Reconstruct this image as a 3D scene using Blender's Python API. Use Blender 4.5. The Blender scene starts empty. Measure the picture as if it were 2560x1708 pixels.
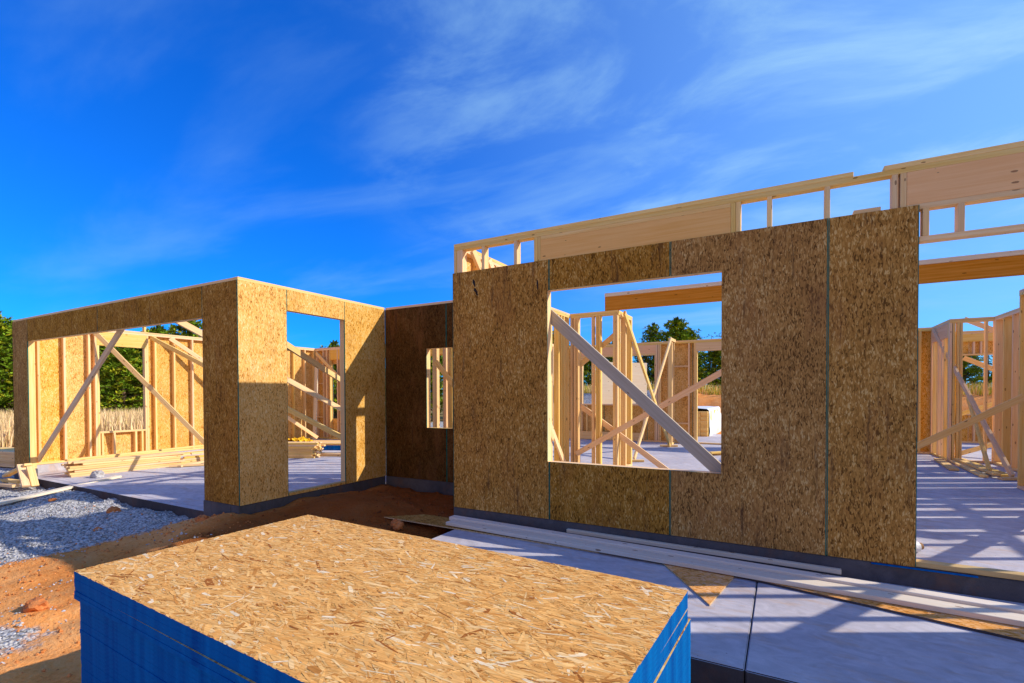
import bpy, bmesh, math, random
from mathutils import Vector, Matrix, noise
random.seed(11)
SC = bpy.context.scene
COL = SC.collection

# ------------------------------------------------------------------ nodes
class NT:
    def __init__(s, name):
        s.m = bpy.data.materials.new(name); s.m.use_nodes = True
        s.t = s.m.node_tree; s.n = s.t.nodes; s.l = s.t.links
        s.b = s.n['Principled BSDF']
    def new(s, typ, ins=None, **kw):
        x = s.n.new(typ)
        for k, v in kw.items(): setattr(x, k, v)
        for k, v in (ins or {}).items():
            if hasattr(v, 'is_output'): s.l.new(v, x.inputs[k])
            else: x.inputs[k].default_value = v
        return x
    def math(s, op, a, b=0.0, clamp=False):
        return s.new('ShaderNodeMath', {0: a, 1: b}, operation=op, use_clamp=clamp).outputs[0]
    def mix(s, f, a, b, blend='MIX'):
        x = s.n.new('ShaderNodeMix'); x.data_type = 'RGBA'; x.blend_type = blend
        for i, v in ((0, f), (6, a), (7, b)):
            if hasattr(v, 'is_output'): s.l.new(v, x.inputs[i])
            elif i == 0: x.inputs[i].default_value = v
            else: x.inputs[i].default_value = (*v, 1) if len(v) == 3 else v
        return x.outputs[2]
    def ramp(s, f, stops, interp='LINEAR'):
        r = s.n.new('ShaderNodeValToRGB'); r.color_ramp.interpolation = interp
        e = r.color_ramp.elements
        while len(e) < len(stops): e.new(0.5)
        for el, (p, c) in zip(e, stops): el.position = p; el.color = (*c, 1)
        s.l.new(f, r.inputs[0]); return r.outputs[0]
    def bump(s, h, strength, dist=0.01):
        o = s.new('ShaderNodeBump', {'Height': h, 'Strength': strength, 'Distance': dist}).outputs[0]
        s.l.new(o, s.b.inputs['Normal'])
    def set(s, color=None, rough=None, spec=None):
        for k, v in (('Base Color', color), ('Roughness', rough), ('Specular IOR Level', spec)):
            if v is None: continue
            if hasattr(v, 'is_output'): s.l.new(v, s.b.inputs[k])
            else: s.b.inputs[k].default_value = (*v, 1) if isinstance(v, tuple) else v

def mat_osb(name, pal, weather=0.0, layers=4):
    s = NT(name)
    uv = s.new('ShaderNodeUVMap').outputs[0]
    rnd = s.new('ShaderNodeObjectInfo').outputs['Random']
    off = s.new('ShaderNodeCombineXYZ', {0: s.math('MULTIPLY', rnd, 37.0), 1: s.math('MULTIPLY', rnd, 91.0)}).outputs[0]
    uv = s.new('ShaderNodeVectorMath', {0: uv, 1: off}, operation='ADD').outputs[0]
    wob = s.new('ShaderNodeTexNoise', {'Vector': uv, 'Scale': 9.0, 'Detail': 1.0}).outputs['Color']
    wob = s.new('ShaderNodeVectorMath', {0: wob, 1: (0.03, 0.03, 0)}, operation='MULTIPLY').outputs[0]
    uv = s.new('ShaderNodeVectorMath', {0: uv, 1: wob}, operation='ADD').outputs[0]
    val = None; h = None
    for k, (ang, sx, sy) in enumerate([(22, 82, 22), (-52, 78, 26), (64, 92, 30), (-12, 150, 48)][:layers]):
        mp = s.new('ShaderNodeMapping', {'Vector': uv, 'Location': (k * 3.3, k * 1.7, 0), 'Rotation': (0, 0, math.radians(ang)), 'Scale': (sx, sy, 1)}).outputs[0]
        v = s.new('ShaderNodeTexVoronoi', {'Vector': mp, 'Scale': 1.0, 'Randomness': 1.0}, voronoi_dimensions='2D')
        c = s.new('ShaderNodeSeparateColor', {0: v.outputs['Color']})
        d = v.outputs['Distance']
        vv = s.math('SUBTRACT', c.outputs[0], s.math('MULTIPLY', s.math('POWER', d, 3.0), 0.35))
        if val is None: val = vv
        else:
            m = s.math('GREATER_THAN', c.outputs[1], 0.56)
            val = s.math('ADD', s.math('MULTIPLY', vv, m), s.math('MULTIPLY', val, s.math('SUBTRACT', 1.0, m)))
    fine = s.new('ShaderNodeTexNoise', {'Vector': s.new('ShaderNodeMapping', {'Vector': uv, 'Scale': (420, 30, 1)}).outputs[0], 'Scale': 1.0, 'Detail': 2.0}).outputs[0]
    big = s.new('ShaderNodeTexNoise', {'Vector': uv, 'Scale': 2.2, 'Detail': 3.0}).outputs[0]
    val2 = s.math('ADD', val, s.math('ADD', s.math('MULTIPLY', s.math('SUBTRACT', fine, 0.5), 0.5), s.math('ADD', s.math('MULTIPLY', s.math('SUBTRACT', big, 0.5), 0.7), s.math('MULTIPLY', s.math('SUBTRACT', s.new('ShaderNodeTexNoise', {'Vector': s.new('ShaderNodeMapping', {'Vector': uv, 'Scale': (16, 9, 1)}).outputs[0], 'Scale': 1.0, 'Detail': 3.0, 'Distortion': 0.6}).outputs[0], 0.5), 0.6))))
    col = s.ramp(val2, pal)
    blot = s.new('ShaderNodeTexNoise', {'Vector': s.new('ShaderNodeMapping', {'Vector': uv, 'Scale': (3.2, 1.1, 1)}).outputs[0], 'Scale': 1.0, 'Detail': 5.0, 'Roughness': 0.7}).outputs[0]
    bm_ = s.ramp(blot, [(0.50, (0, 0, 0)), (0.72, (1, 1, 1))])
    col = s.mix(s.math('MULTIPLY', s.new('ShaderNodeSeparateColor', {0: bm_}).outputs[0], 0.35 + weather * 0.5), col, (0.34, 0.14, 0.04))
    fl = s.new('ShaderNodeTexVoronoi', {'Vector': s.new('ShaderNodeMapping', {'Vector': uv, 'Rotation': (0, 0, .25), 'Scale': (44, 20, 1)}).outputs[0], 'Scale': 1.0}, voronoi_dimensions='2D')
    fc = s.new('ShaderNodeSeparateColor', {0: fl.outputs['Color']})
    fm = s.math('LESS_THAN', fl.outputs['Distance'], s.math('MULTIPLY', s.math('SUBTRACT', fc.outputs[0], 0.80), 1.1))
    col = s.mix(s.math('MULTIPLY', fm, 0.45), col, (0.12, 0.045, 0.012))
    st = s.new('ShaderNodeTexNoise', {'Vector': s.new('ShaderNodeMapping', {'Vector': uv, 'Scale': (26, 1.3, 1)}).outputs[0], 'Scale': 1.0, 'Detail': 3.0}).outputs[0]
    sm2 = s.new('ShaderNodeSeparateColor', {0: s.ramp(s.math('MULTIPLY', st, s.math('ADD', blot, 0.5)), [(0.60, (0, 0, 0)), (0.74, (1, 1, 1))])}).outputs[0]
    col = s.mix(s.math('MULTIPLY', sm2, weather * 1.6), col, (0.07, 0.035, 0.02))
    col = s.new('ShaderNodeHueSaturation', {'Hue': 0.5, 'Saturation': s.math('ADD', 0.93, s.math('MULTIPLY', rnd, 0.12)), 'Value': s.math('ADD', 0.88, s.math('MULTIPLY', s.math('FRACT', s.math('MULTIPLY', rnd, 5.7)), 0.16)), 'Color': col}).outputs[0]
    s.set(col, 0.85, 0.04); s.bump(val2, 0.35, 0.002)
    return s.m

PAL = [(0.0, (0.40, 0.15, 0.02)), (0.05, (0.70, 0.34, 0.06)), (0.30, (0.81, 0.42, 0.095)), (0.60, (0.88, 0.50, 0.135)), (0.85, (0.91, 0.57, 0.19)), (1.0, (0.94, 0.68, 0.32))]
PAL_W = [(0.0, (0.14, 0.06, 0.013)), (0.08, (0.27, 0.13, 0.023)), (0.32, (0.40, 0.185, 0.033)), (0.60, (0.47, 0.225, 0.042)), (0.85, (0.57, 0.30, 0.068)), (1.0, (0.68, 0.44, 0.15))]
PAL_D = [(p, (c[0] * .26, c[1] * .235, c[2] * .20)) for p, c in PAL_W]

def mat_wood(name, a, b, knot=(0.22, 0.09, 0.03), tone=0.25):
    s = NT(name)
    uv = s.new('ShaderNodeUVMap').outputs[0]
    rnd = s.new('ShaderNodeObjectInfo').outputs['Random']
    off = s.new('ShaderNodeCombineXYZ', {0: s.math('MULTIPLY', rnd, 53.0), 1: s.math('MULTIPLY', rnd, 17.0)}).outputs[0]
    uv = s.new('ShaderNodeVectorMath', {0: uv, 1: off}, operation='ADD').outputs[0]
    g1 = s.new('ShaderNodeTexNoise', {'Vector': s.new('ShaderNodeMapping', {'Vector': uv, 'Scale': (1.4, 42, 1)}).outputs[0], 'Scale': 1.0, 'Detail': 4.0, 'Distortion': 0.4}).outputs[0]
    g2 = s.new('ShaderNodeTexNoise', {'Vector': s.new('ShaderNodeMapping', {'Vector': uv, 'Scale': (5, 260, 1)}).outputs[0], 'Scale': 1.0, 'Detail': 1.0}).outputs[0]
    f = s.math('ADD', s.math('MULTIPLY', g1, 0.85), s.math('MULTIPLY', g2, 0.3))
    col = s.ramp(f, [(0.30, b), (0.72, a)])
    kv = s.new('ShaderNodeTexVoronoi', {'Vector': s.new('ShaderNodeMapping', {'Vector': uv, 'Scale': (3.2, 9.0, 1)}).outputs[0], 'Scale': 1.0}, voronoi_dimensions='2D')
    kc = s.new('ShaderNodeSeparateColor', {0: kv.outputs['Color']}).outputs[0]
    lim = s.math('MULTIPLY', s.math('SUBTRACT', kc, 0.35), 0.13)
    km = s.math('LESS_THAN', kv.outputs['Distance'], lim)
    col = s.mix(s.math('MULTIPLY', km, 0.75), col, knot)
    hv = s.new('ShaderNodeHueSaturation', {'Hue': s.math('ADD', 0.49, s.math('MULTIPLY', rnd, 0.02)), 'Saturation': s.math('ADD', 0.85, s.math('MULTIPLY', rnd, 0.3)), 'Value': s.math('ADD', 1.0 - tone, s.math('MULTIPLY', s.math('FRACT', s.math('MULTIPLY', rnd, 7.31)), tone * 1.6)), 'Color': col}).outputs[0]
    s.set(hv, 0.7, 0.08); s.bump(f, 0.25, 0.002)
    return s.m

M = {}
M['osb'] = mat_osb('osb_dry', PAL)
M['osbw'] = mat_osb('osb_weathered_shaded', PAL_W, 0.35)  # weathered tone, also darkened to carry the shade of the sunless front walls
M['osbs'] = mat_osb('osb_strip', [(p, (c[0], c[1] * .90, c[2] * 1.25)) for p, c in PAL])
M['osbd'] = mat_osb('osb_recess_shade', PAL_D, 0.3)  # palette darkened to paint the recess shade into the OSB colour
M['wood'] = mat_wood('spruce', (0.96, 0.68, 0.33), (0.84, 0.47, 0.15), tone=.13)
M['pale'] = mat_wood('pale_spruce', (0.84, 0.74, 0.60), (0.74, 0.60, 0.44), tone=0.08)
M['lvl'] = mat_wood('orange_beam', (0.66, 0.30, 0.11), (0.48, 0.17, 0.05), tone=0.04)
M['ply'] = mat_wood('header_ply', (0.97, 0.57, 0.22), (0.88, 0.44, 0.12), tone=0.02)
M['treated'] = mat_wood('treated', (0.66, 0.46, 0.15), (0.46, 0.29, 0.07), tone=0.05)
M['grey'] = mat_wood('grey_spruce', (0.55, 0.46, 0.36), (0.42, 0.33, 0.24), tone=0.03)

def mat_plain(name, c1, c2, scale, rough=0.8, bump=0.3, coord='Object', bdist=0.01, spec=0.3, detail=5.0):
    s = NT(name)
    co = s.new('ShaderNodeTexCoord').outputs[coord]
    n = s.new('ShaderNodeTexNoise', {'Vector': co, 'Scale': scale, 'Detail': detail, 'Roughness': 0.65}).outputs[0]
    s.set(s.ramp(n, [(0.3, c1), (0.7, c2)]), rough, spec)
    if bump: s.bump(n, bump, bdist)
    return s.m
M['teal'] = mat_plain('teal_edge_paint', (0.0, 0.10, 0.08), (0.0, 0.20, 0.16), 30, spec=0.03)
M['blue'] = mat_plain('blue_edge_paint', (0.0, 0.065, 0.28), (0.0, 0.15, 0.46), 14, 0.8, 0.4, bdist=0.004, spec=0.05)
M['stamp'] = mat_plain('black_ink', (0.012, 0.008, 0.006), (0.05, 0.03, 0.02), 90)
M['wrap'] = mat_plain('white_wrap', (0.75, 0.76, 0.78), (0.85, 0.86, 0.88), 3, 0.5, 0.6, bdist=0.05)
M['yellow'] = mat_plain('yellow_plastic', (0.75, 0.40, 0.01), (0.85, 0.55, 0.02), 6, 0.4, 0.5, bdist=0.03)
M['rock'] = mat_plain('pale_rock', (0.30, 0.27, 0.26), (0.62, 0.60, 0.60), 14, 0.9, 1.0, bdist=0.02)
M['clod'] = mat_plain('red_clod', (0.45, 0.12, 0.03), (0.72, 0.28, 0.09), 16, 0.95, 1.0, bdist=0.02)
M['bark'] = mat_plain('bark', (0.10, 0.06, 0.035), (0.20, 0.13, 0.08), 12, 0.9, 0.8)
M['cardboard'] = mat_plain('cardboard', (0.30, 0.16, 0.07), (0.36, 0.20, 0.09), 20)
M['metal'] = mat_plain('roof_metal', (0.5, 0.5, 0.52), (0.65, 0.65, 0.68), 5, 0.4, 0)

def mat_concrete(name, a, b, stain, vert=False):
    s = NT(name)
    co = s.new('ShaderNodeTexCoord').outputs['Object']
    n1 = s.new('ShaderNodeTexNoise', {'Vector': co, 'Scale': 1.3, 'Detail': 6.0, 'Roughness': 0.6}).outputs[0]
    n2 = s.new('ShaderNodeTexNoise', {'Vector': co, 'Scale': 160.0, 'Detail': 2.0}).outputs[0]
    n3 = s.new('ShaderNodeTexNoise', {'Vector': s.new('ShaderNodeMapping', {'Vector': co, 'Rotation': (0, 0, 0.5), 'Scale': (1.2, 4.5, 1)}).outputs[0], 'Scale': 1.7, 'Detail': 8.0, 'Roughness': 0.75}).outputs[0]
    col = s.ramp(s.math('ADD', s.math('MULTIPLY', n1, 0.75), s.math('MULTIPLY', n2, 0.25)), [(0.3, a), (0.7, b)])
    sm = s.new('ShaderNodeSeparateColor', {0: s.ramp(n3, [(0.52, (0, 0, 0)), (0.70, (1, 1, 1))])}).outputs[0]
    col = s.mix(s.math('MULTIPLY', sm, 0.6), col, stain)
    pits = s.new('ShaderNodeTexVoronoi', {'Vector': co, 'Scale': 22.0})
    pc = s.new('ShaderNodeSeparateColor', {0: pits.outputs['Color']}).outputs[0]
    pm = s.math('LESS_THAN', pits.outputs['Distance'], s.math('MULTIPLY', s.math('SUBTRACT', pc, 0.82), 0.7))
    col = s.mix(s.math('MULTIPLY', pm, 0.6), col, (0.12, 0.09, 0.07))
    tr = s.new('ShaderNodeTexNoise', {'Vector': s.new('ShaderNodeMapping', {'Vector': co, 'Rotation': (0, 0, 1.1), 'Scale': (3, 5, 3)}).outputs[0], 'Scale': 2.0, 'Detail': 6.0, 'Distortion': 1.5}).outputs[0]
    col = s.mix(1.0, col, s.ramp(tr, [(0.3, (0.80, 0.79, 0.78)), (0.7, (1.06, 1.05, 1.04))]), 'MULTIPLY')
    s.set(col, 0.85, 0.12); s.bump(s.math('ADD', s.math('MULTIPLY', n2, 0.5), n1), 0.25, 0.006)
    return s.m
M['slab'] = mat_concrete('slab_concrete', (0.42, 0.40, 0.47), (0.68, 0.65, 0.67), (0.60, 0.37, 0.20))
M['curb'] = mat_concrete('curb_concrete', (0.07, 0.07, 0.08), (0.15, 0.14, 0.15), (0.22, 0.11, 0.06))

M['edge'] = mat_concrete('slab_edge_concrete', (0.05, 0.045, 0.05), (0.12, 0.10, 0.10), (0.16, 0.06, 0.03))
def mat_ground():
    s = NT('site_ground')
    co = s.new('ShaderNodeTexCoord').outputs['Object']
    at = s.new('ShaderNodeAttribute', attribute_name='zone').outputs['Color']
    sp = s.new('ShaderNodeSeparateColor', {0: at})
    n = s.new('ShaderNodeTexNoise', {'Vector': co, 'Scale': 2.2, 'Detail': 9.0, 'Roughness': 0.7}).outputs[0]
    nf = s.new('ShaderNodeTexNoise', {'Vector': co, 'Scale': 34.0, 'Detail': 4.0, 'Roughness': 0.7}).outputs[0]
    dirt = s.ramp(s.math('ADD', s.math('MULTIPLY', n, 0.6), s.math('MULTIPLY', nf, 0.4)), [(0.30, (0.58, 0.15, 0.03)), (0.46, (0.92, 0.35, 0.09)), (0.68, (0.97, 0.50, 0.19))])
    vor = s.new('ShaderNodeTexVoronoi', {'Vector': co, 'Scale': 42.0})
    gv = s.new('ShaderNodeSeparateColor', {0: vor.outputs['Color']}).outputs[0]
    gravel = s.ramp(s.math('SUBTRACT', s.math('ADD', s.math('MULTIPLY', gv, 0.6), s.math('MULTIPLY', nf, 0.5)), s.math('MULTIPLY', vor.outputs['Distance'], 0.5)), [(0.05, (0.20, 0.19, 0.185)), (0.4, (0.58, 0.56, 0.54)), (0.8, (0.82, 0.80, 0.77))])
    grass = s.ramp(nf, [(0.3, (0.16, 0.12, 0.03)), (0.7, (0.42, 0.30, 0.12))])
    e1 = s.math('ADD', sp.outputs[0], s.math('MULTIPLY', s.math('SUBTRACT', n, 0.5), 1.3))
    m1 = s.new('ShaderNodeSeparateColor', {0: s.ramp(e1, [(0.42, (0, 0, 0)), (0.56, (1, 1, 1))])}).outputs[0]
    col = s.mix(m1, dirt, gravel)
    e2 = s.math('ADD', sp.outputs[1], s.math('MULTIPLY', s.math('SUBTRACT', n, 0.5), 0.5))
    m2 = s.new('ShaderNodeSeparateColor', {0: s.ramp(e2, [(0.42, (0, 0, 0)), (0.56, (1, 1, 1))])}).outputs[0]
    col = s.mix(m2, col, grass)
    col = s.mix(sp.outputs[2], col, s.mix(1.0, col, (0.30, 0.22, 0.18), 'MULTIPLY'))  # blue zone channel darkens the soil as painted shade
    s.set(col, 0.95, 0.03)
    hh = s.math('ADD', s.math('MULTIPLY', nf, 0.6), s.math('SUBTRACT', s.math('MULTIPLY', n, 1.2), s.math('MULTIPLY', s.math('MULTIPLY', vor.outputs['Distance'], m1), 0.6)))
    s.bump(hh, 0.9, 0.03)
    return s.m
M['ground'] = mat_ground()

def mat_attr(name, attr='tint', rough=0.7, gain=None, bump=False):
    s = NT(name)
    c = s.new('ShaderNodeAttribute', attribute_name=attr).outputs['Color']
    if bump:
        co = s.new('ShaderNodeTexCoord').outputs['Object']
        n = s.new('ShaderNodeTexNoise', {'Vector': s.new('ShaderNodeMapping', {'Vector': co, 'Scale': (14, 160, 1)}).outputs[0], 'Scale': 1.0, 'Detail': 3.0}).outputs[0]
        k = s.ramp(n, [(0.3, (0.72, 0.68, 0.64)), (0.7, (1.12, 1.1, 1.08))])
        c = s.mix(1.0, c, k, 'MULTIPLY')
        s.bump(n, 0.4, 0.002)
    s.set(c, rough, 0.06)
    return s.m
M['flake'] = mat_attr('osb_flakes', bump=True)
M['leaf'] = mat_attr('foliage', rough=0.6)
M['blade'] = mat_attr('dry_grass', rough=0.8)
M['stone'] = mat_attr('gravel_stone', rough=0.9)
M['flake_edge'] = mat_plain('osb_cut_edge', (0.45, 0.25, 0.10), (0.78, 0.58, 0.34), 45)

# ------------------------------------------------------------------ objects
def root(name, label, cat, loc, group=None, rz=0.0):
    o = bpy.data.objects.new(name, None); COL.objects.link(o)
    o.location = loc; o.rotation_euler = (0, 0, rz); o.empty_display_size = 0.2
    o['label'] = label; o['category'] = cat
    if group: o['group'] = group
    return o
def tag(o, label, cat, group=None):
    o['label'] = label; o['category'] = cat
    if group: o['group'] = group
    return o
def link(name, bm, mats, parent=None, loc=None, smooth=False):
    """bm is in world space; loc (or the parent's location) becomes the origin."""
    org = Vector(parent.location) if parent is not None else Vector(loc or (0, 0, 0))
    if org.length: bmesh.ops.translate(bm, verts=bm.verts, vec=-org)
    me = bpy.data.meshes.new(name); bm.to_mesh(me); bm.free()
    for m in (mats if isinstance(mats, (list, tuple)) else [mats]): me.materials.append(m)
    if smooth: me.polygons.foreach_set('use_smooth', [True] * len(me.polygons))
    o = bpy.data.objects.new(name, me); COL.objects.link(o)
    if parent is not None: o.parent = parent
    else: o.location = org
    return o

CUBE = [(-1, -1, -1), (1, -1, -1), (1, 1, -1), (-1, 1, -1), (-1, -1, 1), (1, -1, 1), (1, 1, 1), (-1, 1, 1)]
QF = [(0, 3, 2, 1), (4, 5, 6, 7), (0, 1, 5, 4), (1, 2, 6, 5), (2, 3, 7, 6), (3, 0, 4, 7)]
def obox(bm, c, ex, ey, ez, hx, hy, hz, mi=0, bev=0.0):
    """oriented box; ex is the grain direction (UV u)."""
    c = Vector(c); uvl = bm.loops.layers.uv.verify()
    ou, ov = random.uniform(0, 20), random.uniform(0, 20)
    vs = [bm.verts.new(c + ex * (x * hx) + ey * (y * hy) + ez * (z * hz)) for x, y, z in CUBE]
    L = [(x * hx, y * hy, z * hz) for x, y, z in CUBE]
    out = []
    for f in QF:
        fc = bm.faces.new([vs[i] for i in f]); fc.material_index = mi; out.append(fc)
        p = [L[i] for i in f]
        ax = [k for k in range(3) if max(q[k] for q in p) - min(q[k] for q in p) < 1e-9]
        k = ax[0] if ax else 2
        for lp, q in zip(fc.loops, p):
            if k == 0: lp[uvl].uv = (ou + q[1] * .15, ov + q[2])
            elif k == 1: lp[uvl].uv = (ou + q[0], ov + q[2] + 3)
            else: lp[uvl].uv = (ou + q[0], ov + q[1])
    return out
AX = {'x': (Vector((1, 0, 0)), Vector((0, 1, 0)), Vector((0, 0, 1))), 'y': (Vector((0, 1, 0)), Vector((-1, 0, 0)), Vector((0, 0, 1))), 'z': (Vector((0, 0, 1)), Vector((1, 0, 0)), Vector((0, 1, 0)))}
def abox(bm, x0, x1, y0, y1, z0, z1, ax='x', mi=0):
    e = AX[ax]; d = Vector((x1 - x0, y1 - y0, z1 - z0)) / 2
    h = [sum(abs(e[i][k]) * d[k] for k in range(3)) for i in range(3)]
    return obox(bm, ((x0 + x1) / 2, (y0 + y1) / 2, (z0 + z1) / 2), *e, *h, mi)
def part(parent, name, x0, x1, y0, y1, z0, z1, ax='z', mat='wood', bev=0.0025):
    bm = bmesh.new(); abox(bm, x0, x1, y0, y1, z0, z1, ax)
    if bev: bmesh.ops.bevel(bm, geom=bm.edges[:], offset=bev, segments=1, affect='EDGES')
    return link(name, bm, M[mat], parent)
def bar_bm(bm, a, b, w, t, wdir=(0, 0, 1), mi=0):
    a = Vector(a); b = Vector(b); ex = (b - a).normalized(); ey = Vector(wdir) - ex * ex.dot(Vector(wdir)); ey.normalize(); ez = ex.cross(ey)
    return obox(bm, (a + b) / 2, ex, ey, ez, (b - a).length / 2, w / 2, t / 2, mi)
def board(name, label, cat, a, b, w=.089, t=.038, wdir=(0, 0, 1), mat='wood', group=None, bev=0.003):
    bm = bmesh.new(); bar_bm(bm, a, b, w, t, wdir)
    bmesh.ops.bevel(bm, geom=bm.edges[:], offset=bev, segments=1, affect='EDGES')
    lo = a if a[2] < b[2] else b
    return tag(link(name, bm, M[mat], None, (lo[0], lo[1], lo[2])), label, cat, group)

# ------------------------------------------------------------------ framed walls
class Wall:
    """A framed wall along 'x' or 'y'. s = coordinate along it; the studs fill t0..t0+d (d may be negative)."""
    def __init__(w, name, label, axis, t0, d, s0, s1, group=None, sub=0.0):
        w.ax = axis; w.t0, w.t1 = sorted((t0, t0 + d)); w.s0 = s0; w.s1 = s1
        c = (w.t0 + w.t1) / 2; m = (s0 + s1) / 2
        w.r = root(name, label, 'framed wall', (m, c, sub) if axis == 'x' else (c, m, sub), group)
    def p(w, name, a, b, z0, z1, mat='wood', ax=None, ti=0.0, t=None):
        t0, t1 = t or (w.t0 + ti, w.t1 - ti)
        ax = ax or ('z' if (z1 - z0) > (b - a) else w.ax)
        if w.ax == 'x': return part(w.r, name, a, b, t0, t1, z0, z1, ax, mat)
        return part(w.r, name, t0, t1, a, b, z0, z1, ax, mat)
    def studs(w, ss, z0=.038, z1=2.618, name='stud', ti=0.0):
        for s in ss: w.p(name, s, s + .038, z0, z1, ti=ti)
    def plates(w, z=2.694, segs=None, bseg=None, bz=0.0, n=2, mat='wood'):
        for a, b in (segs or [(w.s0, w.s1)]):
            for k in range(n): w.p('top_plate', a, b, z - .038 * (k + 1), z - .038 * k - .0006)
        for a, b in (bseg or [(w.s0, w.s1)]):
            if b > a: w.p('bottom_plate', a, b, bz, bz + .038, mat=mat)
    def osb(w, s0, s1, z0, z1, openings, side, mat='osb', cuts=(), teal=True, th=.011, gap=.0035, edge=.006):
        """sheets between the cuts, on face `side` (+1 = larger t)."""
        cs = [s0] + list(cuts) + [s1]
        t_in = w.t1 if side > 0 else w.t0
        t_out = t_in + side * th
        for a, b in zip(cs[:-1], cs[1:]):
            a2 = a + (gap / 2 if a != s0 else 0); b2 = b - (gap / 2 if b != s1 else 0)
            sheet_panel(w.r, w.ax, a2, b2, z0, z1, t_in, t_out, openings, [M[mat], M['teal'] if teal else M['flake_edge']], edge)

def sheet_panel(parent, axis, a, b, z0, z1, t_in, t_out, openings, mats, edge, name='osb_panel'):
    ss = {a, b}; zs = {z0, z1}
    ops = [o for o in openings if o[0] < b and o[1] > a]
    if edge: ss |= {a + edge, b - edge}
    for o in ops:
        for v in o[:2]:
            if a < v < b: ss.add(v)
        for v in o[2:4]:
            if z0 < v < z1: zs.add(v)
    ss = sorted(ss); zs = sorted(zs)
    ss = [s for i, s in enumerate(ss) if i == 0 or s - ss[i - 1] > 1e-6]
    def filled(i, j):
        if not (0 <= i < len(ss) - 1 and 0 <= j < len(zs) - 1): return False
        s = (ss[i] + ss[i + 1]) / 2; z = (zs[j] + zs[j + 1]) / 2
        return not any(o[0] < s < o[1] and o[2] < z < o[3] for o in ops)
    if not any(filled(i, j) for i in range(len(ss) - 1) for j in range(len(zs) - 1)): return
    bm = bmesh.new(); uvl = bm.loops.layers.uv.verify()
    ou, ov = random.uniform(0, 30), random.uniform(0, 30)
    def P(s, t, z): return Vector((s, t, z)) if axis == 'x' else Vector((t, s, z))
    def quad(pts, uvs, mi, want):
        vs = [bm.verts.new(p) for p in pts]
        n = (pts[1] - pts[0]).cross(pts[2] - pts[0])
        if n.dot(want) < 0: vs.reverse(); uvs = uvs[::-1]
        f = bm.faces.new(vs); f.material_index = mi
        for l, u in zip(f.loops, uvs): l[uvl].uv = u
    nt = P(0, 1, 0)
    for i in range(len(ss) - 1):
        for j in range(len(zs) - 1):
            if not filled(i, j): continue
            s_, S = ss[i], ss[i + 1]; z_, Z = zs[j], zs[j + 1]
            rim = edge and (abs(s_ - a) < 1e-6 or abs(S - b) < 1e-6) and (S - s_) < edge * 1.5
            for t, sg in ((t_out, 1 if t_out > t_in else -1), (t_in, 1 if t_in > t_out else -1)):
                quad([P(s_, t, z_), P(S, t, z_), P(S, t, Z), P(s_, t, Z)], [(ou + s_, ov + z_), (ou + S, ov + z_), (ou + S, ov + Z), (ou + s_, ov + Z)], 1 if rim else 0, nt * sg)
            for (di, dj, pts, want) in ((-1, 0, [(s_, z_), (s_, Z)], P(-1, 0, 0)), (1, 0, [(S, z_), (S, Z)], P(1, 0, 0)), (0, -1, [(s_, z_), (S, z_)], P(0, 0, -1)), (0, 1, [(s_, Z), (S, Z)], P(0, 0, 1))):
                if filled(i + di, j + dj): continue
                (p1, q1), (p2, q2) = pts
                quad([P(p1, t_in, q1), P(p2, t_in, q2), P(p2, t_out, q2), P(p1, t_out, q1)], [(ou + p1, ov + q1), (ou + p2, ov + q2), (ou + p2, ov + q2 + .01), (ou + p1, ov + q1 + .01)], 1, want)
    bmesh.ops.remove_doubles(bm, verts=bm.verts, dist=1e-6)
    return link(name, bm, mats, parent)

def rng(a, b, step=.4064):
    out = []; s = a
    while s < b - .02: out.append(s); s += step
    return out

# ---- front wall of the house (the tall one, camera side)
w = Wall('front_wall', 'tall weathered OSB sheathed house front wall with wide window opening and exposed headers on top', 'x', 4.682, .089, -3.343, 5.6)
WO = (-2.157, -.479, .600, 2.384)
w.p('bottom_plate', -3.343, 5.6, 0.0, .038, mat='treated')
w.p('top_plate', -3.343, 5.6, 2.958, 2.9975); w.p('top_plate', -3.343, .471, 2.998, 3.036); w.p('top_plate', .663, 5.6, 2.998, 3.036)
w.studs([-3.343, -3.30, -3.262], z1=2.958); w.studs([-2.965, -2.554], z1=2.958)
w.studs([-2.312, -2.272], z1=2.958); w.studs([-.408, -.368], z1=2.958)
w.studs([-2.195], z1=2.384, name='jack_stud'); w.studs([-.479 + .0005, -.44], z1=2.384, name='jack_stud')
w.studs([-.13, .28, .712], z1=2.958); w.studs([.7625], z1=2.958)
w.p('header', -2.234, -.409, 2.4225, 2.921, mat='ply'); w.p('header_plate', -2.234, -.409, 2.3845, 2.422); w.p('header_plate', -2.234, -.409, 2.9215, 2.9575)
w.p('window_sill', -2.157, -.479, .562, .5995)
w.studs([-2.15, -1.75, -1.34, -.93, -.52], z1=.5615, name='cripple_stud')
w.p('header', .802, 2.60, 2.712, 2.9575, mat='ply'); w.p('header_plate', .802, 2.60, 2.672, 2.7115)
w.p('header_plate', .877, 2.60, 2.430, 2.468)
w.studs([.897, 1.096, 1.50, 1.91, 2.32], z0=2.4685, z1=2.6715, name='cripple_stud')
w.studs([.8015, .8385], z1=2.671); 
w.studs([2.601, 2.641, 3.05, 3.45, 3.86, 4.27, 4.67, 5.08, 5.5], z1=2.958)
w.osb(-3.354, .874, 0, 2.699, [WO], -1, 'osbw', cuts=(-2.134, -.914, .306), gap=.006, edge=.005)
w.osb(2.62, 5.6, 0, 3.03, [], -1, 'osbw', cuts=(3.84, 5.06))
part(w.r, 'sill_gasket', .60, 1.22, 4.652, 4.6695, -.014, -.004, 'x', 'blue', .001)
w.p('scrap_block', .473, .645, 2.701, 2.733)
bm = bmesh.new()
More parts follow.
